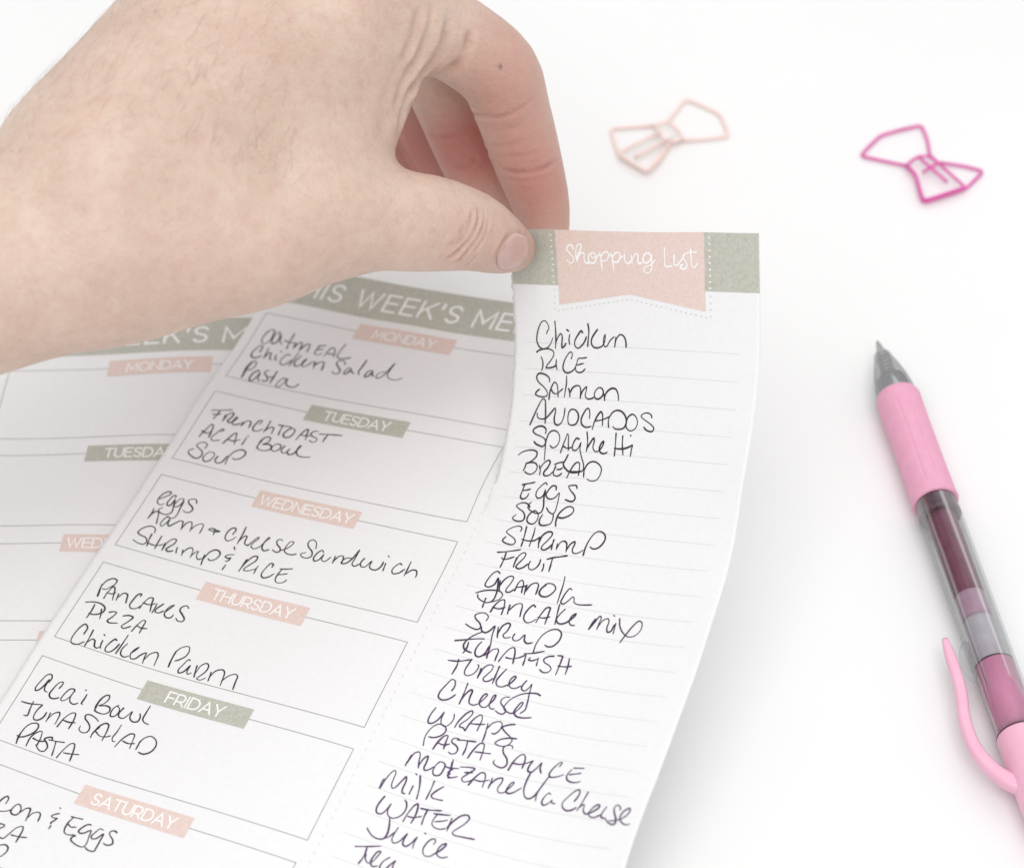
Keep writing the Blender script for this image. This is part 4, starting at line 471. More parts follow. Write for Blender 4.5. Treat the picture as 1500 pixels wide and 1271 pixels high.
2=129,1857 147,1835 163,1809 159,1793 144,1798 129,1827 125,1866 135,1889 154,1892 160,1878;192,1824 192,1809 181,1810 175,1842 174,1876 186,1887 195,1868 197,1837 209,1885 216,1919 206,1942 184,1948 161,1938 156,1922 167,1906;236,1836 233,1818 219,1820 211,1846 209,1877 216,1882 230,1869 238,1835 241,1879 245,1923 241,1954 220,1963;297,1823 287,1801 270,1801 257,1816 265,1836 287,1853 297,1872 289,1894 271,1898 256,1888;132,1928 136,1960 134,2002;135,1987 145,1949 159,1939 168,1962 183,2021;222,1962 212,1957 203,1981 200,2016 210,2028 220,2011 228,1971 230,1999 241,2015 256,1992 273,1963;273,1963 287,1961 294,1984 301,2017;300,2004 308,1964 324,1951 333,1965 342,2013;341,1998 352,1965 373,1945 382,1949 386,1977 387,2009;414,1969 426,1957 442,1962 465,1964 452,1973 433,1974 417,1971;440,1955 449,1996;527,1962 530,1928 521,1917 507,1929 500,1968 506,1999 520,2011 536,1998 547,1972;565,1893 569,1942 569,2014;570,1993 583,1952 592,1952 597,1993 607,2007 624,1997;200,2083 193,2056 176,2045 155,2053 135,2081 131,2109 147,2120 175,2127 190,2147 186,2171 159,2175 128,2162;192,2094 195,2130 203,2178;238,2089 239,2125 242,2183;196,2155 225,2161 251,2153 265,2140;269,2127 273,2155 276,2179;275,2165 279,2116 296,2087 309,2089 309,2118 296,2145 290,2166 303,2175 322,2163;332,2134 334,2151 341,2173;361,2140 369,2176;366,2159 378,2122 393,2112 402,2123 410,2173;410,2156 422,2126 428,2123 431,2154 446,2173 460,2160;462,2135 465,2162 472,2202;467,2161 477,2107 497,2085 517,2091 525,2113 516,2145 498,2160 485,2151;565,2038 575,2055;583,2086 562,2094 551,2111 567,2118 576,2111 574,2130 563,2141;573,2162 570,2197;648,2095 645,2135 642,2181;643,2160 655,2100 670,2066 685,2061 689,2084 676,2117 660,2150 659,2165 679,2163 704,2141;711,2117 708,2139 710,2172;617,2011 634,1958 644,1939 647,1948 634,1984 634,2010 651,2019 670,1997 683,1951 691,1927 688,1926 679,1968 683,2003 698,2016 716,2001;753,1926 738,1921 729,1935 738,1957 759,1976 764,1999 750,2007 731,1998;764,1989 780,1978 799,1946 803,1920 789,1919 780,1958 784,1988 803,2001 826,1999 840,1988;910,1930 897,1888 876,1877 864,1899 874,1926 901,1953 908,1981 897,1997 870,1998 859,1982 878,1965;951,1941 940,1929 926,1954 922,1991 931,2006 947,1993 956,1954 959,1989 975,1995 992,1959;1008,1947 1012,1994;1012,1976 1026,1941 1042,1938 1050,1978;1079,1938 1061,1942 1047,1969 1049,1983 1067,1977 1085,1936 1095,1878 1095,1933 1095,1973 1109,1983 1125,1962;1134,1920 1128,1952 1136,1974 1153,1973 1170,1927 1172,1962 1185,1977 1207,1974 1220,1945 1220,1916;1232,1922 1234,1946 1236,1970;1227,1872 1233,1877;1301,1908 1292,1901 1277,1926 1273,1957 1284,1973 1306,1961 1322,1931;1333,1877 1334,1926 1334,1971;1337,1955 1356,1924 1373,1923 1381,1940 1384,1965;770,2104 770,2086 758,2083 745,2128 743,2164 755,2182 776,2172 794,2141;807,2103 832,2097 859,2085;817,2102 810,2145 813,2179 827,2191 851,2181 860,2161;812,2142 832,2132 849,2122
3=137,2573 130,2535 123,2492;133,2570 125,2510 134,2460 154,2437 173,2442 174,2469 162,2497 149,2517 135,2519;165,2573 166,2527 175,2485 184,2492 204,2568;162,2534 186,2532 200,2516;213,2519 219,2561;218,2544 232,2506 250,2506 257,2530 264,2560;306,2494 305,2479 293,2486 285,2531 285,2566 297,2581 318,2573 329,2550;331,2567 335,2521 347,2485 361,2483 368,2515 381,2567;332,2527 361,2527 382,2511;389,2506 392,2535 392,2571;416,2498 401,2536 401,2558 417,2559 433,2539;441,2545 456,2503 462,2487 451,2496 442,2526 444,2556 458,2572 477,2566 482,2544;528,2481 514,2469 497,2485 497,2507 518,2529 536,2552 532,2569 511,2571 499,2559;104,2630 133,2614 168,2610 194,2626 198,2652 180,2678 157,2689 144,2687;146,2626 149,2671 147,2721;184,2640 193,2667 201,2701;222,2644 238,2632 251,2631 246,2664 235,2696 245,2704 281,2691;286,2639 308,2626 328,2630 318,2665 304,2702 316,2710 341,2685;356,2711 363,2666 377,2627 387,2630 389,2663 391,2710;362,2671 389,2676 411,2669;177,2816 176,2773 159,2757 148,2778 140,2835 143,2877 156,2892 177,2886 198,2858;204,2775 207,2819 209,2883;209,2857 223,2828 235,2831 247,2864 260,2870 269,2857;266,2816 268,2841 276,2867;257,2781 263,2785;320,2790 312,2785 298,2822 294,2853 302,2871 320,2866 333,2839 339,2806;352,2739 351,2784 347,2866;370,2788 361,2830 368,2860 387,2869 404,2853;405,2835 420,2799 422,2790 410,2812 407,2847 418,2865 435,2857 447,2829 463,2805;467,2807 469,2840 474,2871;472,2847 484,2804 506,2786 517,2798 522,2838 525,2865;584,2847 580,2793 579,2747;581,2830 580,2751 595,2715 619,2701 630,2722 630,2756 613,2787 596,2804;657,2778 649,2773 637,2815 631,2851 639,2864 656,2849 668,2807 669,2844 677,2857 690,2844;696,2796 703,2835 710,2865;706,2842 711,2790 728,2767 741,2775 744,2811 730,2849 723,2868 741,2870 757,2851;767,2810 774,2865;771,2842 782,2797 807,2779 820,2790 833,2872;828,2845 844,2806 868,2785 881,2793 886,2832 892,2875
4=158,3146 160,3117 151,3100 136,3107 124,3156 120,3201 127,3215 139,3202 149,3165 153,3134 154,3177 161,3198 175,3202;212,3159 216,3128 212,3118 199,3129 189,3177 188,3209 200,3225 219,3222 233,3208;278,3147 273,3136 257,3140 245,3177 243,3214 249,3220 263,3207 274,3174 276,3144 275,3188 285,3211 303,3217 317,3203;332,3140 332,3174 331,3199 338,3199;316,3118 321,3119;398,3135 395,3168 397,3213;392,3191 396,3140 408,3110 420,3104 427,3125 418,3158 402,3179;407,3177 432,3165 451,3170 456,3193 442,3213 413,3216 396,3210;479,3140 467,3160 465,3196 472,3213 487,3207 494,3176 487,3154 472,3147;504,3146 498,3181 505,3202 524,3204 537,3177 546,3152 550,3189 569,3205 588,3197 590,3172 580,3148;603,3091 602,3135 604,3176 618,3191 638,3194;100,3300 136,3296 186,3278;145,3277 149,3321 154,3365 140,3368;187,3280 179,3320 181,3358 190,3372 207,3366 220,3338 220,3310;236,3306 238,3333 239,3361;239,3347 250,3303 268,3286 275,3297 278,3327 279,3358;293,3366 301,3305 319,3265 332,3262 341,3303 341,3356;300,3320 326,3321 354,3311;438,3263 418,3249 389,3242 376,3251 380,3270 402,3288 419,3311 419,3339 402,3351 382,3340 380,3319;444,3362 443,3331 456,3291;443,3342 453,3285 472,3259 485,3263 493,3302 495,3359;451,3321 476,3337 499,3333 517,3318;534,3241 533,3284 529,3327 538,3343 547,3340;558,3368 570,3312 592,3272 607,3272 614,3311 619,3353;575,3324 602,3329 627,3319;643,3298 645,3325 645,3349;644,3305 653,3274 675,3254 702,3267 715,3296 709,3336 685,3361 662,3359;180,3533 172,3488 174,3437;176,3514 174,3437 191,3396 214,3387 224,3404 220,3438 200,3473 178,3491 164,3488;222,3526 219,3470 232,3432 247,3420 258,3457 261,3508;230,3472 257,3476 282,3466;306,3447 300,3432 283,3441 275,3455 292,3471 305,3493 301,3520 284,3525 255,3501;293,3450 323,3445 358,3435;324,3448 332,3483 341,3529;363,3530 371,3474 386,3428 399,3425 411,3464 420,3522;378,3491 405,3484 440,3472
5=288,3869 286,3836 278,3826 269,3836 261,3866 261,3900 278,3919 298,3912 315,3899 323,3886;347,3848 334,3846 325,3868 325,3899 336,3910 352,3907 359,3887 355,3863 344,3847;360,3886 363,3879 373,3854 388,3845 393,3857 401,3920;401,3898 409,3865 429,3849 438,3855 444,3878 446,3899;494,3785 499,3787;505,3816 490,3830 483,3845 495,3850 509,3846 504,3862 497,3880 499,3888;504,3896 503,3916;556,3809 580,3806 605,3802;566,3810 559,3847 561,3889 569,3907 588,3911 611,3900;564,3856 579,3865 598,3856;648,3818 636,3821 623,3844 616,3872 624,3881 640,3874 660,3848 667,3883 674,3924 669,3948 647,3951 621,3942 609,3934 607,3916 618,3902;705,3824 690,3823 681,3849 675,3879 683,3889 697,3882 714,3845 717,3887 719,3932 718,3951 703,3956 687,3953 677,3944;761,3816 754,3810 740,3813 734,3827 743,3842 762,3860 769,3881 760,3893 746,3897 734,3892;295,3988 316,3983 334,3981 337,3991 327,4007 322,4046;328,4059 349,4054 362,4053 372,4019 387,3969 405,3954 412,3970 417,4048;383,4019 412,4015 445,4004;351,4108 367,4093 385,4081 401,4089 406,4111 400,4139 394,4151 383,4167
title=1880,74 1878,58 1862,52 1848,65 1847,78 1862,97 1877,115 1879,131 1867,144 1851,140 1843,128;1893,122 1892,98 1897,66 1909,46 1922,49 1918,70 1903,101 1893,122 1898,137;1897,128 1911,100 1928,89 1936,97 1934,118 1939,137 1949,144 1961,133;1985,87 1966,93 1956,112 1961,136 1979,143 1993,129 1997,108 1987,89 1971,95 1975,111 2000,108 2014,96;2017,85 2021,115 2026,176;2021,107 2039,85 2057,81 2062,97 2053,122 2037,130 2023,123;2059,108 2073,94;2073,84 2079,113 2085,176;2079,107 2097,85 2116,85 2120,101 2111,125 2095,133 2082,126;2120,111 2134,100;2142,92 2143,116 2148,132 2161,136 2175,120;2144,73 2146,76;2176,96 2178,117 2179,136;2178,125 2191,96 2205,85 2210,95 2209,119 2216,135 2229,129;2272,94 2262,81 2244,87 2234,105 2237,126 2253,131 2269,115 2277,88 2276,123 2275,157 2264,178 2251,182 2238,174 2237,158 2252,147 2273,139 2294,114;2340,53 2341,100 2342,145 2360,146 2375,144;2387,87 2386,115 2388,139 2398,140 2408,130;2386,64 2387,67;2408,130 2427,104 2440,81 2430,91 2432,107 2444,125 2446,145 2433,157 2418,153 2415,143 2431,135;2467,60 2468,104 2471,142 2481,149 2493,136 2498,129;2440,81 2467,75 2496,73
""".strip().splitlines():
    k, v = line.split('=')
    INKS[k] = v

PITCH, BOXH, TOP0, ML, BW = 33.0, 26.6, 18.7, 3.5, 70.7
BAND0, BAND1 = -1.2, 13.2
DAYS = [("MONDAY", 1, 15.3), ("TUESDAY", 0, 15.8), ("WEDNESDAY", 1, 21.8), ("THURSDAY", 1, 18.6), ("FRIDAY", 0, 12.7), ("SATURDAY", 1, 18.2), ("SUNDAY", 0, 14.6)]

def build_page(label, P, S, written, torn, shown):
    o0 = P.at(np.array(ML), np.array(150.0))
    root = empty("meal_planner_page", tuple(o0 * [1, 1, 0] * MM), label, "planner page", "meal planner pages")
    org = o0 * [1, 1, 0]
    # left part: the week's menu
    g = Geo(); paper(g, P, 'r' if torn else None)
    for i in range(7):
        t = TOP0 + i * PITCH; b = t + BOXH
        lc = ML + BW / 2; hw = BW * .345 / 2
        if t > P.vmax: break
        b = min(b, P.vmax)
        w = .17
        for a, c in (((lc - hw, t), (ML, t)), ((ML, t), (ML, b)), ((ML, b), (ML + BW, b)), ((ML + BW, b), (ML + BW, t)), ((ML + BW, t), (lc + hw, t))):
            n = max(2, int(np.hypot(c[0] - a[0], c[1] - a[1]) / 1.5))
            ribbon(g, P, [(a[0] + (c[0] - a[0]) * q, a[1] + (c[1] - a[1]) * q) for q in np.linspace(0, 1, n)], w, .02, 1, square=True, ramp=.001)
    v = (TEAR if torn else V0 + 14) + 1
    while v < P.vmax - 2:                                  # perforation dashes
        ribbon(g, P, [(PF - .35, v), (PF - .35, v + .7)], .16, .02, 2, square=True, ramp=0)
        v += 2.5
    panel = g.build("menu_panel", [PAPER, OUTLINE, STITCH], root, org)
    g = Geo()
    patch(g, P, [(.95, BAND0), (PF - .3, BAND0), (PF - .3, BAND1), (.95, BAND1)], .02, 0)
    caps(g, P, "THIS WEEK'S MEALS", 3.9, 76.0, 9.6, 6.2, .62, 1, .04, .30)
    g.build("header_band", [SAGE, WHITE], panel)["label"] = "sage green band reading THIS WEEK'S MEALS"
    panel.children[-1].location = tuple(-org * MM)
    for i, (d, pink, tw) in enumerate(DAYS[:shown]):
        t = TOP0 + i * PITCH; lc = ML + BW / 2; hw = BW * .345 / 2
        g = Geo()
        patch(g, P, [(lc - hw, t - 3), (lc + hw, t - 3), (lc + hw, t + 3), (lc - hw, t + 3)], .045, 0)
        caps(g, P, d, lc - tw / 2, lc + tw / 2, t + 1.6, 3.2, .36, 1, .065)
        o = g.build("day_label", [BLUSH if pink else SAGE, WHITE], panel)
        o.location = tuple(-org * MM)
        o["label"] = ("blush pink" if pink else "sage green") + " printed label reading " + d
    if written:
        for i, what in enumerate(("oatmeal, chicken salad, pasta", "French toast, acai bowl, soup", "eggs, ham and cheese sandwich, shrimp and rice",
                                  "pancakes, pizza, chicken parm", "acai bowl, tuna salad, pasta", "bacon and eggs, pizza")):
            g = Geo(); handwriting(g, P, INKS[str(i)], .29, 0, 10 + i)
            o = g.build("handwritten_entry", [INK], panel)
            o.location = tuple(-org * MM)
            o["label"] = "black handwriting: " + what
    # right part: the tear-off shopping list
    g = Geo(); paper(g, S, 'l' if torn else None)
    for k in range(1, 34):
        v = TOP0 + 3 * PITCH + BOXH + .5 - (18 - k) * 6.86
        if v > S.vmax - 3: break
        ribbon(g, S, [(u, v) for u in np.linspace(80.1, 134.2, 30)], .13, .02, 1, square=True, ramp=.001)
    c = (PF + PW) / 2
    def dots(a, b, mi):
        n = int(np.hypot(b[0] - a[0], (b[1] - a[1]) * VS) / 1.15)
        for q in (np.arange(n) + .5) / n:
            u, v = a[0] + (b[0] - a[0]) * q, a[1] + (b[1] - a[1]) * q
            ribbon(g, S, [(u - .13, v), (u + .13, v)], .27, .045, mi, square=False, ramp=0)
    for s in (-1, 1):
        dots((c + s * 19.7, BAND0 + .5), (c + s * 19.7, BAND1), 2)
        dots((c + s * 19.7, BAND1 + .4), (c + s * 19.7, 20.2), 3)
        dots((c, 15.95), (c + s * 19.2, 19.8), 3)
    strip = g.build("shopping_list_strip", [PAPER, RULE, WHITE, STITCH], root, org)
    if torn: strip["label"] = "torn off shopping list strip curling up into the fingers"
    g = Geo()
    patch(g, S, [(PF + .15, BAND0), (PW - .05, BAND0), (PW - .05, BAND1), (PF + .15, BAND1)], .02, 0)
    o = g.build("header_band", [SAGE], strip); o.location = tuple(-org * MM)
    g = Geo()
    for s in (-1, 1):
        a, b_ = (c + s * 18.5, BAND0), (c, BAND0); e, f = (c, 14.6), (c + s * 18.5, 18.2)
        patch(g, S, [b_, a, f, e] if s > 0 else [a, b_, e, f], .05, 0)
    handwriting(g, S, INKS["title"], .33, 1, 3, .07)
    o = g.build("list_banner", [BLUSH, WHITE], strip); o.location = tuple(-org * MM)
    o["label"] = "blush swallow-tailed banner lettered Shopping List"
    if written:
        g = Geo(); handwriting(g, S, INKS["list"], .315, 0, 77)
        o = g.build("handwritten_list", [LIST_INK], strip); o.location = tuple(-org * MM)
        o["label"] = "black handwritten grocery items from Chicken to Tea"
    return root

build_page("blank meal planner page lying flat under the written one", Sheet(LOW_PANEL, 0, PF), Sheet(LOW_STRIP, PF, PW), False, False, 7)
build_page("handwritten meal planner page with its shopping list lifted by the hand", Sheet(TOP_PANEL, 0, PF), Sheet(TOP_STRIP, PF, PW), True, True, 7)

# ------------------------------------------------------------------ wire paper clips
def round_path(pts, r=1.4, seg=6):
    P = [np.array(p, float) for p in pts]; out = [P[0]]
    for a, b, c in zip(P[:-2], P[1:-1], P[2:]):
        la, lc = np.linalg.norm(a - b), np.linalg.norm(c - b); k = min(r, la * .4, lc * .4)
        p, q = b + (a - b) / la * k, b + (c - b) / lc * k
        for t in np.linspace(0, 1, seg):
            out.append((1 - t) ** 2 * p + 2 * t * (1 - t) * b + t * t * q)
    out.append(P[-1]); return np.array(out)

def paper_clip(label, mat, wires, rad):
    V = np.concatenate([np.array(w, float) for w in wires]); c = V.mean(0) * [1, 1, 0]
    g = Geo()
    for w in wires:
        tube(g, round_path(np.array(w, float) - c), rad, 0, 10)
    o = g.build("paper_clip", [mat]); o.location = tuple(c * MM)
    o["label"] = label; o["category"] = "paper clip"; o["group"] = "bow shaped wire paper clips"
    return o
paper_clip("pale blush bow-shaped wire paper clip on the white table", BLUSH_WIRE, [[[36.32, 104.64, 0.7], [30.32, 103.88, 0.7], [24.54, 103.35, 0.7], [25.27, 99.07, 0.7], [26.31, 93.44, 0.8], [29.88, 89.87, 0.9], [33.24, 86.74, 0.9], [36.5, 90.91, 0.9], [39.58, 98.21, 0.8], [41.93, 99.07, 0.7]], [[38.82, 105.71, 0.8], [41.11, 109.84, 0.7], [43.81, 114.76, 0.7], [47.94, 112.02, 0.7], [52.03, 108.97, 0.7], [53.2, 104.42, 0.7], [53.82, 100.35, 0.7], [48.02, 99.28, 0.7], [42.04, 98.63, 0.8]], [[35.51, 102.51, 1.6], [37.11, 104.31, 1.9], [39.07, 104.19, 2.0], [40.73, 102.04, 2.0], [42.22, 98.95, 1.9], [40.75, 97.16, 1.7], [38.26, 97.39, 1.5], [36.95, 99.74, 1.5], [35.51, 102.51, 1.6]], [[36.66, 100.1, 2.1], [31.81, 96.93, 1.9], [26.97, 93.35, 1.8], [26.25, 92.29, 1.8], [29.81, 88.73, 1.9], [33.03, 85.81, 1.9], [36.1, 90.61, 1.9], [39.53, 98.21, 1.9]], [[38.46, 97.67, 1.9], [34.17, 94.62, 1.7], [30.14, 91.83, 1.2]]], .42)
paper_clip("bright magenta bow-shaped wire paper clip on the white table", MAGENTA_WIRE, [[[103.01, 93.03, 0.7], [103.02, 99.07, 0.7], [102.13, 104.64, 0.7], [96.67, 102.81, 0.7], [91.55, 100.67, 0.7], [88.62, 96.94, 0.7], [85.83, 93.03, 0.7], [91.35, 91.14, 0.7], [96.71, 89.25, 0.8]], [[104.98, 90.28, 0.9], [110.59, 89.36, 0.7], [115.61, 87.38, 0.7], [112.85, 83.86, 0.7], [110.29, 80.77, 0.7], [104.86, 78.21, 0.7], [99.47, 75.77, 0.7], [99.01, 80.66, 0.8], [98.62, 85.7, 0.9], [96.65, 88.92, 1.0]], [[96.63, 88.8, 1.1], [98.12, 90.23, 1.5], [99.95, 91.56, 1.8], [102.7, 91.45, 1.9], [104.37, 88.93, 1.9], [102.23, 87.05, 2.0], [100.34, 85.49, 2.0]], [[102.58, 91.85, 2.1], [104.6, 88.61, 2.0], [107.45, 84.26, 1.9], [110.14, 80.14, 1.9], [104.65, 77.59, 1.9], [99.42, 75.25, 1.9], [98.95, 79.94, 1.9], [98.54, 85.2, 1.8], [96.66, 88.33, 1.7]], [[99.91, 90.02, 2.6], [102.79, 86.19, 2.3], [105.96, 82.33, 1.6]]], .38)

# ------------------------------------------------------------------ the pen (local x runs from the point to the cap)
PEN_Z = 5.25
pen = empty("pen", (83.26 * MM, 23.25 * MM, PEN_Z * MM), "pink retractable ballpoint pen with rubber grip lying on the table", "pen", None, -1.40898)

def lathe(name, prof, mat, sides=48, caps_=True, wob=None, parent=None):
    a = np.linspace(0, 2 * np.pi, sides, endpoint=False)
    V = []
    for x, r in prof:
        rr = r * np.ones(sides) if wob is None else r + wob(x, a)
        V.append(np.stack([np.full(sides, x), rr * np.cos(a), rr * np.sin(a)], 1))
    n = len(prof); F = []
    for i in range(n - 1):
        for k in range(sides):
            l = (k + 1) % sides
            F.append([i * sides + l, i * sides + k, (i + 1) * sides + k, (i + 1) * sides + l])
    if caps_:
        F.append(list(range(sides))); F.append([(n - 1) * sides + k for k in range(sides)][::-1])
    g = Geo(); g.add(np.concatenate(V), F)
    o = g.build(name, [mat], parent or pen)
    return o

lathe("writing_point", [(-.6, .35), (0, .5), (.4, .62), (2.6, 1.05), (3.4, 1.45), (4.0, 1.5)], STEEL)
cone = lathe("cone", [(3.3, 1.55), (4.0, 1.9), (5, 2.1), (8, 3.0), (11, 3.72), (14, 4.22), (17.2, 4.5), (18.4, 4.55)], SMOKE, caps_=False)
g = Geo()
th = np.linspace(0, 2 * np.pi * 6.5, 150)
tube(g, np.stack([4.6 + th / th[-1] * 7.0, 1.5 * np.cos(th), 1.5 * np.sin(th)], 1), .3, 0, 8)
g.build("spring", [STEEL], cone)
lathe("refill_nose", [(3.8, .7), (11.2, .8), (11.4, 2.9), (12.2, 3.2), (17.5, 3.9), (18.5, 3.9)], SMOKE_CORE, parent=cone)
g = Geo()
for x in np.arange(11.9, 17.4, .62):
    r = 3.22 + (x - 12.2) * .13
    t = np.linspace(0, 2 * np.pi, 40, endpoint=False)
    tube(g, np.stack([np.full(40, x), r * np.cos(t), r * np.sin(t)], 1), .13, 0, 6, closed=True)
g.build("thread", [SMOKE_RING], cone)

def grooves(x, a):
    d = 0
    if 22 < x < 46:
        for c in (.75, 1.35, 1.95, 3.2, 4.4, 5.6):
            d = d - .16 * np.exp(-((np.angle(np.exp(1j * (a - c)))) / .045) ** 2)
    return d
prof = [(17.0, 4.35), (17.15, 4.75), (17.6, 4.95)] + [(x, 4.98 + .12 * math.sin((x - 18) / 30 * math.pi) * -1 + .1) for x in np.arange(18, 48.6, .8)] + [(48.8, 5.2), (49.15, 5.1), (49.25, 4.4)]
lathe("rubber_grip", prof, GRIP, 160, True, grooves)
lathe("collar", [(49.0, 3.9), (49.0, 4.45), (50.2, 4.5), (50.5, 4.3), (52.0, 4.3), (52.3, 4.55), (53.4, 4.55), (53.6, 4.2), (53.6, 3.3)], DARKRING)
barrel = lathe("clear_barrel", [(49.6, 4.62), (54, 4.66), (100, 4.66), (111.6, 4.66), (111.6, 4.2), (94, 4.2), (54, 4.2)], CLEAR, caps_=False)
lathe("ink_refill", [(51, 3.0), (53.7, 3.25), (75, 3.25), (75.6, 3.2)], WINE, parent=barrel)
lathe("ink_follower", [(75.65, 3.2), (76.4, 3.22), (81.5, 3.22), (82.0, 3.1)], LILAC, parent=barrel)
lathe("refill_tube", [(82.05, 3.05), (83, 3.1), (97, 3.1), (97.2, 3.0)], GREYGEL, parent=barrel)
lathe("inner_sleeve", [(94.3, 3.3), (94.3, 4.1), (108, 4.1), (111.4, 4.1)], PINK_INNER, parent=barrel)
lathe("sleeve_ring", [(93.9, 3.6), (93.9, 4.12), (94.25, 4.12), (94.25, 3.6)], DARKRING, parent=barrel)
lathe("cap_ring", [(111.62, 4.0), (111.62, 4.7), (111.9, 4.74), (111.9, 4.0)], DARKRING, parent=barrel)
lathe("cap", [(111.95, 4.0), (111.95, 4.72), (112.3, 4.8), (128, 4.8), (133, 4.5), (135, 3.9), (135.6, 2.8), (136, 2.6), (143, 2.6), (143.8, 2.2), (144, 1.2)], PINK)
# spring clip: a flat bar that leaves the cap sideways and bows back along the barrel
path = catmull([[85.86, -8.19, 0.25], [89.28, -8.28, 0.25], [94.64, -8.34, 0.25], [99.88, -8.67, 0.25], [105.79, -9.78, 0.25], [112.63, -9.89, 0.25], [118.28, -8.3, 0.25], [122.23, -5.56, 0.25], [125.23, -1.5, 0.3], [128.23000000000002, 1.0, 0.3]], .7)
T = np.gradient(path, axis=0); T /= np.linalg.norm(T, axis=1)[:, None]
S_ = np.cross(T, [0, 0, 1.0]); S_ /= np.linalg.norm(S_, axis=1)[:, None]
hw = np.interp(np.linspace(0, 1, len(path)), [0, .05, .12, .5, .75, .9, 1], [.6, .95, 1.15, 1.3, 1.5, 2.1, 2.9])
hh = np.interp(np.linspace(0, 1, len(path)), [0, .06, .5, 1], [.6, .95, 1.3, 1.7])
ca = np.linspace(0, 2 * np.pi, 20, endpoint=False)
sx = np.sign(np.cos(ca)) * np.abs(np.cos(ca)) ** .6; sz = np.sign(np.sin(ca)) * np.abs(np.sin(ca)) ** .6
V = (path[:, None] + hw[:, None, None] * sx[None, :, None] * S_[:, None] + hh[:, None, None] * sz[None, :, None] * np.array([0, 0, 1.0])).reshape(-1, 3)
F = [[i * 20 + k, i * 20 + (k + 1) % 20, (i + 1) * 20 + (k + 1) % 20, (i + 1) * 20 + k] for i in range(len(path) - 1) for k in range(20)]
F += [list(range(20))[::-1], [(len(path) - 1) * 20 + k for k in range(20)]]
g = Geo(); g.add(V, F)
clip = g.build("clip", [PINK], pen)
g = Geo()                                                     # clear half-disc stop moulded on the barrel under the clip
t = np.linspace(0, np.pi, 24); arcp = np.stack([92.2 + 4.6 * np.cos(t), -4.55 - 1.9 * np.sin(t)], 1)
V = np.vstack([np.c_[arcp, np.full(24, 1.3)], np.c_[arcp, np.full(24, -1.3)]])
F = [list(range(24)), list(range(24, 48))[::-1]] + [[k, k + 24, (k + 1) % 24 + 24, (k + 1) % 24] for k in range(24)]
g.add(V, F)
g.build("clip_stop", [CLEAR], barrel, smooth=False)

# ------------------------------------------------------------------ the hand
# a hand is grown as a distance field from tapered bones, then meshed as one continuous skin
VOX = .6
HAND_BOX = [[-170.07, -87.29, 13.84], [29.23, 82.59, 129.62]]
DIGIT_K = 6
PALM_K = 10
PALM = [[[-146.7, -66.29, 83.12, 17], [-126.9, -58.22, 82.44, 15.5], [-100.57, -43.18, 85.53, 14.4], [-84.3, -37.6, 86.63, 14.9], [-73.42, -35.16, 87.53, 13.9]], [[-149.07, -53.28, 84.32, 17], [-129.44, -43.82, 82.2, 15.5], [-102.15, -32.62, 84.43, 13.3], [-84.99, -22.18, 88.71, 12.6]], [[-101.56, -36.91, 84.54, 16.5], [-81.54, -28.55, 90.97, 18], [-70.86, -19.61, 95.2, 18]], [[-75.96, -22.28, 94.08, 17], [-53.1, -4.41, 101.17, 14.5], [-36.32, 10.85, 105.83, 13], [-29.25, 21.57, 107.62, 12.5]], [[-78.07, -18.65, 96.1, 16], [-56.07, 5.23, 106.06, 14], [-36.1, 35.49, 105.56, 12]], [[-81.01, -17.14, 94.77, 14], [-61.88, 10.85, 105.83, 13], [-46.03, 47.54, 101.76, 11]], [[-84.99, -22.18, 88.71, 12], [-65.4, 5.34, 103.43, 12], [-58.56, 41.77, 99.12, 10.5]], [[-73.42, -35.16, 87.53, 13.9], [-55.01, -30.71, 86.22, 14.0], [-44.87, -26.62, 84.57, 12.5], [-33.38, -20.25, 82.3, 8.7]], [[-72.31, -23.66, 90.05, 15], [-51.97, -14.56, 88.98, 13], [-37.81, -7.32, 86.15, 11]], [[-37.52, -15.24, 84.23, 10], [-29.82, -3.03, 87.41, 5.6], [-27.0, 10.75, 92.07, 7.6], [-25.4, 21.57, 100.79, 10]], [[-46.9, -6.42, 92.46, 12], [-34.01, 8.64, 95.56, 10]]]
FINGERS = [[[-33.38, -20.25, 82.3, 8.7], [-20.29, -14.97, 77.65, 9.9], [-8.94, -9.52, 70.42, 8.2], [-2.8, -4.83, 62.49, 6.3], [0.42, -1.72, 57.87, 4.7]], [[-29.25, 21.57, 107.62, 11.5], [-15.24, 23.53, 95.77, 9.2], [-3.09, 23.28, 84.61, 8.6], [0.0, 21.38, 76.0, 7.9], [3.29, 17.27, 65.33, 7.2], [6.34, 13.02, 55.9, 5.9], [7.23, 9.75, 50.11, 4.8]], [[-36.1, 35.49, 105.56, 11.5], [-24.25, 38.29, 87.67, 9], [-15.27, 38.01, 72.36, 8.9], [-8.26, 31.85, 55.68, 8.2], [-2.66, 24.71, 46.29, 7.4], [1.48, 19.84, 41.75, 5.6]], [[-46.03, 47.54, 101.76, 10.5], [-32.39, 53.7, 77.42, 8.8], [-22.84, 52.29, 59.7, 8.3], [-15.99, 46.83, 43.67, 7.6], [-9.9, 37.37, 34.84, 6]], [[-60.68, 42.8, 100.08, 9.5], [-44.92, 60.59, 70.17, 7.6], [-35.14, 60.09, 53.3, 7], [-26.92, 54.21, 42.34, 6.4], [-21.46, 45.95, 37.38, 5]]]
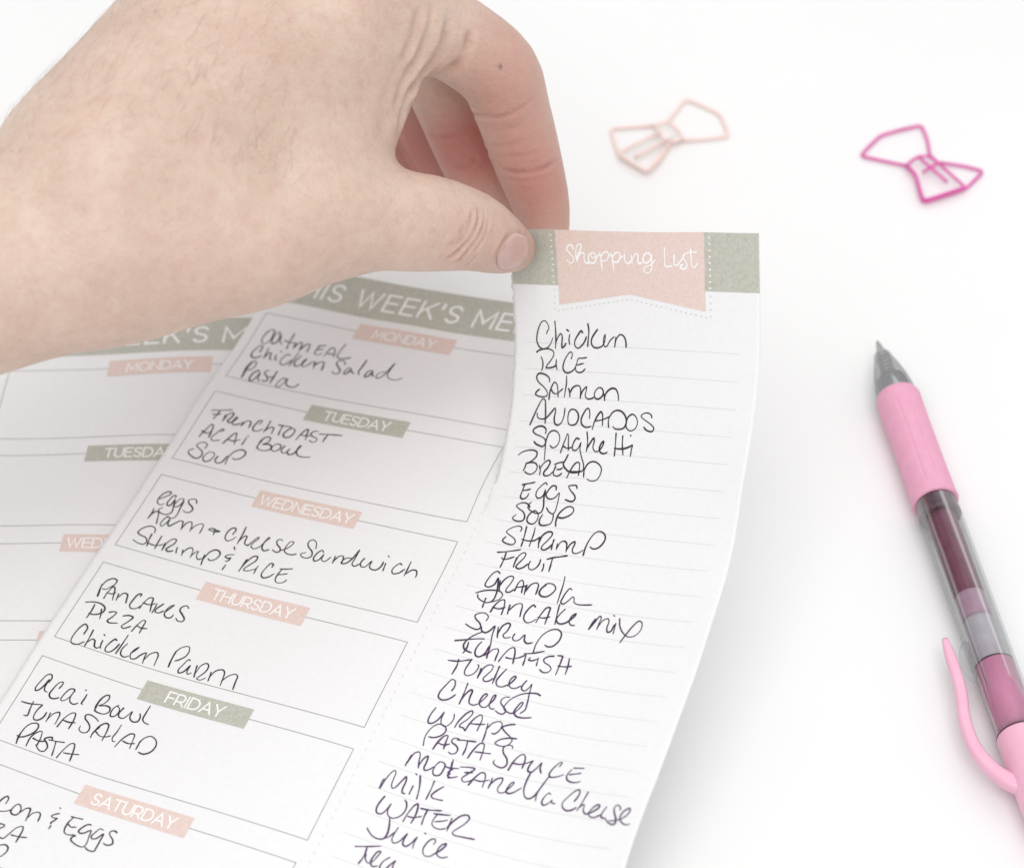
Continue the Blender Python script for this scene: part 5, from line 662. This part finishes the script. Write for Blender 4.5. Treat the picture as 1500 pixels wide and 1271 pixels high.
CREASES = [([[-9.24, 29.02, 69.55], [-6.18, 16.04, 78.67], [-1.68, 14.18, 80.07], [1.68, 14.83, 81.51], [4.19, 16.78, 82.77]], 0.36, 0.5, 0.7), ([[-8.44, 18.37, 79.44], [-6.17, 15.86, 80.1], [-3.64, 14.61, 80.79]], 0.25, 0.45, 0.4), ([[-2.41, 12.78, 67.2], [1.13, 10.79, 67.82], [4.95, 10.85, 68.14], [7.94, 12.63, 68.28], [9.38, 14.75, 68.29]], 0.36, 0.5, 0.75), ([[-3.96, 14.37, 71.62], [-0.7, 12.7, 73.43], [2.81, 13.03, 74.81]], 0.16, 0.5, 0.15), ([[-2.12, 12.8, 70.55], [1.41, 11.71, 71.32], [5.65, 12.81, 71.85]], 0.14, 0.5, 0.15), ([[-1.14, 11.59, 65.42], [2.13, 10.19, 66.28], [5.67, 10.5, 66.76]], 0.1, 0.5, 0.1), ([[-5.36, 15.59, 75.38], [-2.11, 13.74, 76.6], [2.1, 13.96, 77.88]], 0.1, 0.5, 0.1), ([[-14.34, 26.31, 56.64], [-11.37, 24.52, 57.64], [-8.0, 24.45, 59.24], [-5.12, 16.45, 69.06]], 0.36, 0.5, 0.7), ([[-18.26, 30.3, 61.65], [-15.26, 27.54, 63.26], [-11.59, 26.91, 65.31]], 0.3, 0.5, 0.6), ([[-16.06, 27.91, 60.07], [-13.08, 26.23, 61.72], [-9.57, 26.24, 63.42]], 0.16, 0.5, 0.2), ([[-20.11, 31.98, 65.17], [-17.08, 28.92, 67.38], [-13.71, 28.19, 69.32]], 0.16, 0.5, 0.2), ([[-19.26, 31.28, 63.48], [-15.95, 28.19, 65.55], [-13.01, 27.65, 67.33]], 0.12, 0.5, 0.15), ([[-6.76, -13.04, 79.89], [-6.75, -15.89, 78.49], [-7.82, -18.35, 77.09], [-10.24, -20.66, 75.57], [-13.48, -22.18, 73.5]], 0.5, 0.42, 0.7), ([[-5.69, -12.81, 78.78], [-5.68, -15.32, 77.42], [-6.89, -17.91, 75.77], [-9.19, -20.02, 74.05], [-11.11, -20.54, 71.57]], 0.45, 0.4, 0.65), ([[-7.82, -14.74, 80.53], [-8.08, -16.92, 79.43], [-9.54, -19.6, 77.89], [-11.96, -21.74, 76.4]], 0.4, 0.42, 0.55), ([[-4.75, -13.12, 77.6], [-5.01, -15.43, 76.23], [-5.96, -17.29, 74.82], [-7.59, -18.88, 72.99]], 0.34, 0.38, 0.4), ([[-9.14, -18.12, 79.62], [-10.87, -20.6, 78.27], [-13.14, -22.4, 77.02]], 0.3, 0.45, 0.4), ([[-11.9, -21.04, 72.05], [-10.28, -20.5, 72.84], [-8.65, -19.65, 74.26]], 0.36, 0.36, 0.6), ([[-12.66, -22.01, 74.45], [-11.04, -21.18, 75.14], [-9.43, -19.96, 76.39]], 0.3, 0.36, 0.5), ([[-6.79, -18.28, 72.05], [-8.16, -18.68, 70.19], [-9.81, -18.68, 68.7]], 0.3, 0.4, 0.4), ([[0.27, -10.18, 70.29], [-1.1, -12.56, 71.0], [-2.32, -14.45, 70.32], [-3.01, -15.07, 68.66], [-2.48, -13.83, 65.23], [-1.12, -10.03, 59.35]], 0.5, 0.5, 0.6), ([[0.27, -10.18, 70.29], [1.94, -7.1, 67.44], [3.64, -3.97, 63.22]], 0.2, 0.4, 0.25), ([[-22.48, -1.6, 89.2], [-21.37, 2.22, 93.9], [-19.05, 8.16, 95.08], [-16.13, 12.41, 95.62], [-13.62, 14.04, 99.86], [-12.89, 16.05, 104.27]], 0.75, 1.0, 0.25), ([[-23.16, -1.1, 94.06], [-21.56, 3.74, 97.85], [-18.67, 9.27, 100.25], [-16.46, 12.16, 104.78], [-15.88, 14.47, 108.9]], 0.8, 1.1, 0.22), ([[-21.76, 5.09, 101.57], [-19.35, 9.41, 105.27], [-18.48, 11.96, 110.01]], 0.6, 1.1, 0.15), ([[-15.23, 15.95, 89.2], [-11.7, 14.71, 92.69], [-9.05, 15.85, 96.32], [-8.22, 18.58, 99.69]], 0.65, 0.9, 0.3), ([[-25.4, -7.88, 92.84], [-24.66, -1.57, 97.07], [-22.79, 3.48, 101.52]], 0.25, 1.4, 0.04), ([[-20.34, 4.76, 94.4], [-17.51, 11.37, 94.19], [-15.01, 13.01, 97.22]], 0.45, 0.7, 0.25)]
LUMPS = [([-2.07, 16.68, 91.61], 9, 0.0), ([-32.59, -27.86, 92.1], 9, 0.5), ([-14.65, -20.51, 83.62], 8, -0.25), ([-53.47, -38.7, 98.52], 14, 0.6), ([-63.51, -48.79, 90.59], 9, -0.5), ([-42.85, -16.09, 105.88], 16, -0.5), ([-61.33, -38.38, 103.37], 10, -0.9), ([-57.25, -30.52, 106.51], 9, 0.5), ([-69.39, -29.98, 112.72], 10, -0.4), ([-25.24, 3.6, 108.21], 10, 0.5), ([-25.02, -25.98, 86.84], 9, -0.3)]
REDS = [([7.12, 8.63, 60.84], 13, 0.6), ([4.24, 11.34, 69.78], 10, 0.35), ([-0.7, 14.27, 81.08], 10, 0.35), ([-7.27, 25.19, 60.52], 11, 0.5), ([-10.16, 25.95, 62.73], 10, 0.5), ([0.69, -10.58, 68.03], 8, 0.2), ([-21.1, 41.52, 47.28], 18, 1.0), ([-8.1, -19.17, 75.1], 11, 0.1), ([-4.15, 14.99, 88.56], 12, 0.25), ([1.39, 22.8, 92.84], 10, 0.25)]
MOLES = [([-2.35, 16.39, 91.32], 0.45), ([-15.05, -22.07, 82.16], 0.3)]
HAND_AT = [-65.36, -28.77, 89.4]
NAIL_FRAME = [[0.97, -10.59, 65.22], [0.5351, 0.4459, -0.7175], [0.379, 0.6323, 0.6757], [0.755, -0.6335, 0.1694]]
NAIL_OUT = np.array([[-4.69, -3.18], [-6.2, -1.76], [-6.06, 0.93], [-4.07, 3.19], [-0.45, 3.92], [2.95, 3.54], [5.45, 1.89], [6.16, -0.2], [5.01, -2.27], [2.2, -3.82], [-1.54, -4.38]])
HAIR_BOX = [[-122.49, -30.34, 86.99], [-40.9, 14.87, 131.03]]
HAIR_SIDE = [-0.0, -0.682, 0.7314]
HAIR_FLOW = [0.5, 0.5485, 0.5115]
HAIR_N = 260

LO = np.array(HAND_BOX[0], float); HI = np.array(HAND_BOX[1], float)
SHP = np.ceil((HI - LO) / VOX).astype(int)

def cone_dist(P, a, b, ra, rb):
    """distance from points P (...,3) to a round cone a-b"""
    ba = b - a; l2 = float(ba @ ba); pa = P - a
    t = np.clip((pa @ ba) / l2, 0, 1)
    # shift for the slope of the cone
    d = np.sqrt(np.maximum(((pa - t[..., None] * ba) ** 2).sum(-1), 0))
    s = (ra - rb) / math.sqrt(l2)
    t2 = np.clip(t - s * d / math.sqrt(l2), 0, 1)
    d = np.sqrt(((pa - t2[..., None] * ba) ** 2).sum(-1))
    return d - (ra + (rb - ra) * t2)

def smin(a, b, k):
    h = np.maximum(k - np.abs(a - b), 0) / k
    return np.minimum(a, b) - h * h * k * .25

def grid(i0, i1):
    ax = [LO[d] + VOX * np.arange(i0[d], i1[d]) for d in range(3)]
    return np.stack(np.meshgrid(*ax, indexing='ij'), -1).astype(np.float32)

FIELD = np.full(SHP, 99.0, np.float32)
def block(a, b, pad):
    i0 = np.clip(((np.minimum(a, b) - pad - LO) / VOX).astype(int), 0, SHP); i1 = np.clip(((np.maximum(a, b) + pad - LO) / VOX).astype(int) + 1, 0, SHP)
    return i0, i1, tuple(slice(p, q) for p, q in zip(i0, i1))
def chain_field(bones, step, pad):
    """one chain of bones: joints smoothed by a spline, radius varying along it"""
    c = catmull4(np.array(bones, float), step)
    f = np.full(SHP, 99.0, np.float32)
    for p, q in zip(c[:-1], c[1:]):
        i0, i1, sl = block(p[:3], q[:3], max(p[3], q[3]) + pad)
        if (i1 <= i0).any(): continue
        f[sl] = np.minimum(f[sl], cone_dist(grid(i0, i1), p[:3].astype(np.float32), q[:3].astype(np.float32), np.float32(p[3]), np.float32(q[3])))
    return f
def catmull4(P, step):
    Q = np.vstack([2 * P[0] - P[1], P, 2 * P[-1] - P[-2]]); out = []
    for i in range(1, len(Q) - 2):
        p0, p1, p2, p3 = Q[i - 1:i + 3]; n = max(1, int(np.ceil(np.linalg.norm((p2 - p1)[:3]) / step)))
        d = [max(np.linalg.norm((y - x)[:3]), 1e-6) ** .5 for x, y in ((p0, p1), (p1, p2), (p2, p3))]
        t0, t1, t2, t3 = 0, d[0], d[0] + d[1], sum(d); t = np.linspace(t1, t2, n, endpoint=False)[:, None]
        A1 = (t1 - t) / (t1 - t0) * p0 + (t - t0) / (t1 - t0) * p1
        A2 = (t2 - t) / (t2 - t1) * p1 + (t - t1) / (t2 - t1) * p2
        A3 = (t3 - t) / (t3 - t2) * p2 + (t - t2) / (t3 - t2) * p3
        B1 = (t2 - t) / (t2 - t0) * A1 + (t - t0) / (t2 - t0) * A2
        B2 = (t3 - t) / (t3 - t1) * A2 + (t - t1) / (t3 - t1) * A3
        out.append((t2 - t) / (t2 - t1) * B1 + (t - t1) / (t2 - t1) * B2)
    out.append(P[-1:]); return np.vstack(out)
PALM_F = np.full(SHP, 99.0, np.float32)
for c in PALM: PALM_F = smin(PALM_F, chain_field(c, 8.0, PALM_K + 3), PALM_K)
DIGIT_F = np.full(SHP, 99.0, np.float32)
for c in FINGERS: DIGIT_F = smin(DIGIT_F, chain_field(c, 4.0, DIGIT_K + 3), .6)
FIELD = smin(PALM_F, DIGIT_F, DIGIT_K)
del PALM_F, DIGIT_F

def sample(P):
    q = (np.asarray(P, float) - LO) / VOX
    q = np.clip(q, 0, SHP - 1.001); i = q.astype(int); w = q - i; r = 0
    for dx in (0, 1):
        for dy in (0, 1):
            for dz in (0, 1):
                r = r + (np.where(dx, w[..., 0], 1 - w[..., 0]) * np.where(dy, w[..., 1], 1 - w[..., 1]) * np.where(dz, w[..., 2], 1 - w[..., 2])) * FIELD[i[..., 0] + dx, i[..., 1] + dy, i[..., 2] + dz]
    return r
def grad(P):
    P = np.asarray(P, float)
    g_ = np.stack([sample(P + e) - sample(P - e) for e in np.eye(3) * VOX], -1)
    return g_ / (np.linalg.norm(g_, axis=-1)[..., None] + 1e-9)

def surface_nets(f):
    s = f < 0; n = np.array(f.shape) - 1
    cnt = np.zeros(n, np.int8)
    for dx in (0, 1):
        for dy in (0, 1):
            for dz in (0, 1):
                cnt += s[dx:dx + n[0], dy:dy + n[1], dz:dz + n[2]]
    cell = (cnt > 0) & (cnt < 8)
    ijk = np.argwhere(cell); ids = np.full(n, -1, np.int64); ids[cell] = np.arange(len(ijk))
    acc = np.zeros((len(ijk), 3)); num = np.zeros(len(ijk))
    corners = [(x, y, z) for x in (0, 1) for y in (0, 1) for z in (0, 1)]
    for a in corners:
        for d in range(3):
            if a[d]: continue
            b = list(a); b[d] = 1
            fa = f[ijk[:, 0] + a[0], ijk[:, 1] + a[1], ijk[:, 2] + a[2]]; fb = f[ijk[:, 0] + b[0], ijk[:, 1] + b[1], ijk[:, 2] + b[2]]
            m = (fa < 0) != (fb < 0)
            t = np.where(m, fa / np.where(m, fa - fb, 1), 0)
            p = np.tile(np.array(a, float), (len(ijk), 1)); p[:, d] += t
            acc[m] += p[m]; num[m] += 1
    V = LO + VOX * (ijk + acc / num[:, None])
    F = []
    for d in range(3):
        e1, e2 = [(1, 2), (2, 0), (0, 1)][d]
        a = [slice(1, -1)] * 3; a[d] = slice(0, -1)
        b = list(a); b[d] = slice(1, None)
        sa, sb = s[tuple(a)], s[tuple(b)]
        p = np.argwhere(sa != sb)
        o = np.ones(3, int); o[d] = 0; p0 = p + o
        flip = sa[tuple(p.T)]
        def cid(u, v):
            q = p0.copy(); q[:, e1] += u; q[:, e2] += v
            return ids[q[:, 0], q[:, 1], q[:, 2]]
        quad = np.stack([cid(-1, -1), cid(0, -1), cid(0, 0), cid(-1, 0)], 1)
        quad[~flip] = quad[~flip][:, ::-1]
        F.append(quad)
    return V, np.concatenate(F)

HV, HF = surface_nets(FIELD)
E_ = np.unique(np.sort(np.concatenate([HF[:, [0, 1]], HF[:, [1, 2]], HF[:, [2, 3]], HF[:, [3, 0]]]), 1), axis=0)
deg = np.bincount(E_.ravel(), minlength=len(HV)).astype(float)
for _ in range(5):                                            # relax, then settle back on the skin
    S1 = np.stack([np.bincount(E_[:, 0], HV[E_[:, 1], k], len(HV)) + np.bincount(E_[:, 1], HV[E_[:, 0], k], len(HV)) for k in range(3)], 1) / deg[:, None]
    HV = HV * .4 + S1 * .6
HV = HV - grad(HV) * (sample(HV) * .8)[:, None]
HN = grad(HV)

def path_dist(V, pts):
    """distance to a skin line and how far along it the nearest point is (0-1)"""
    d = np.full(len(V), 1e9); along = np.zeros(len(V))
    pts = catmull(np.array(pts, float), 1.0); n = len(pts) - 1
    for k, (a, b) in enumerate(zip(pts[:-1], pts[1:])):
        ba = b - a; t = np.clip(((V - a) @ ba) / (ba @ ba + 1e-9), 0, 1)
        e = np.linalg.norm(V - a - t[:, None] * ba, axis=1)
        along = np.where(e < d, (k + t) / n, along); d = np.minimum(d, e)
    return d, along
disp = np.zeros(len(HV)); crease = np.zeros(len(HV))
_cr = np.random.default_rng(2)
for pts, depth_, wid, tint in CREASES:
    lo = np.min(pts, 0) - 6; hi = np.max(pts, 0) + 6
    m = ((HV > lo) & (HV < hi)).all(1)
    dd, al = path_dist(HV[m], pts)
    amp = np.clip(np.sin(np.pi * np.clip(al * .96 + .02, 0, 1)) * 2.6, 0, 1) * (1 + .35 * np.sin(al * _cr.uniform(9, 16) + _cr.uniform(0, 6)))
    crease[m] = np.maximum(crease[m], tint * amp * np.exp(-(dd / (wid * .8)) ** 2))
    disp[m] += amp * (-depth_ * np.exp(-(dd / wid) ** 2) + depth_ * .45 * np.exp(-((dd - wid * 2.3) / (wid * 1.2)) ** 2))
# gentle lumps of tendon and muscle
for c, r, h in LUMPS:
    disp += h * np.exp(-(np.linalg.norm(HV - np.array(c), axis=1) / r) ** 2)
HV = HV + HN * disp[:, None]

red = np.zeros(len(HV))
for c, r, s in REDS:
    red += s * np.exp(-(np.linalg.norm(HV - np.array(c), axis=1) / r) ** 2)
mole = np.zeros(len(HV))
for c, r in MOLES:
    mole = np.maximum(mole, .7 * np.clip(1.6 - np.linalg.norm(HV - np.array(c), axis=1) / r, 0, 1))
HC = np.array(HAND_AT)
hand = mesh_obj("hand", (HV - HC) * MM, HF, SKIN)
hand.location = tuple(HC * MM)
hand["label"] = "bare left hand reaching in and pinching the corner of the shopping list"
hand["category"] = "hand"
for nm, arr in (("redness", np.clip(red, 0, 1)), ("mole", mole), ("crease", crease)):
    at_ = hand.data.attributes.new(nm, 'FLOAT', 'POINT'); at_.data.foreach_set("value", arr.astype(np.float32))
sub = hand.modifiers.new("smooth", 'SUBSURF'); sub.levels = 0; sub.render_levels = 1

# thumbnail: a thin curved plate laid on the thumb
def nail_plate():
    c, ex, ey, n = [np.array(v, float) for v in NAIL_FRAME]
    nr, na = 10, 40; V = [(0, 0)]
    out = catmull(np.vstack([NAIL_OUT, NAIL_OUT[:1]]), .4)
    ang = np.linspace(0, 1, na, endpoint=False) * (len(out) - 1)
    ring = np.stack([np.interp(ang, np.arange(len(out)), out[:, k]) for k in range(2)], 1)
    V = [np.zeros((1, 2))] + [ring * (k / nr) for k in range(1, nr + 1)]
    Q = np.concatenate(V)
    P = c + Q[:, :1] * ex + Q[:, 1:] * ey + n * 6
    for _ in range(40):
        P = P - n * np.clip(sample(P) * .6, -.6, .6)[:, None]
    rr = np.concatenate([[0]] + [np.full(na, k / nr) for k in range(1, nr + 1)])
    top = P + grad(P) * (.42 * np.sqrt(np.clip(1.02 - rr ** 6, 0, 1)) - .05)[:, None]
    F = [[0, 1 + k, 1 + (k + 1) % na] for k in range(na)]
    for j in range(nr - 1):
        for k in range(na):
            l = (k + 1) % na
            F.append([1 + j * na + k, 1 + (j + 1) * na + k, 1 + (j + 1) * na + l, 1 + j * na + l])
    N = len(top); bot = P - grad(P) * .6
    F2 = [f[::-1] for f in F]
    last = 1 + (nr - 1) * na
    V = np.vstack([top, bot])
    FF = [f for f in F] + [[i + N for i in f] for f in F2] + [[last + k, last + k + N, last + (k + 1) % na + N, last + (k + 1) % na] for k in range(na)]
    fm = np.zeros(len(FF), int)
    for q, f in enumerate(FF):
        i = np.array([x % N for x in f]); m = Q[i].mean(0)
        if rr[i].mean() > .86 and m[0] > .35 * np.abs(out[:, 0]).max(): fm[q] = 1
    return mesh_obj("thumbnail", (V - HC) * MM, FF, [NAIL, NAIL_EDGE], hand, fm)
nail_plate()

# fine hairs on the back of the hand and wrist
def arm_hair():
    r = np.random.default_rng(8)
    g = Geo()
    a, b = np.array(HAIR_BOX[0], float), np.array(HAIR_BOX[1], float)
    m = np.where(((HV > a) & (HV < b)).all(1) & (HN @ np.array(HAIR_SIDE) > .05))[0]
    flow = np.array(HAIR_FLOW, float)
    for i in r.choice(m, min(len(m), HAIR_N), replace=False):
        p, n = HV[i], HN[i]
        t = flow + r.normal(0, .35, 3); t -= n * (t @ n); t /= np.linalg.norm(t)
        L = r.uniform(3.5, 8)
        s = np.linspace(0, 1, 6)[:, None]
        q = p - n * .1 + t * L * s + n * (L * .30 * s - L * .16 * s * s)
        tube(g, q, .02 * np.linspace(1, .35, 6), 0, 4)
    o = g.build("hair", [HAIR], hand, HC)
    o["kind"] = "stuff"
arm_hair()
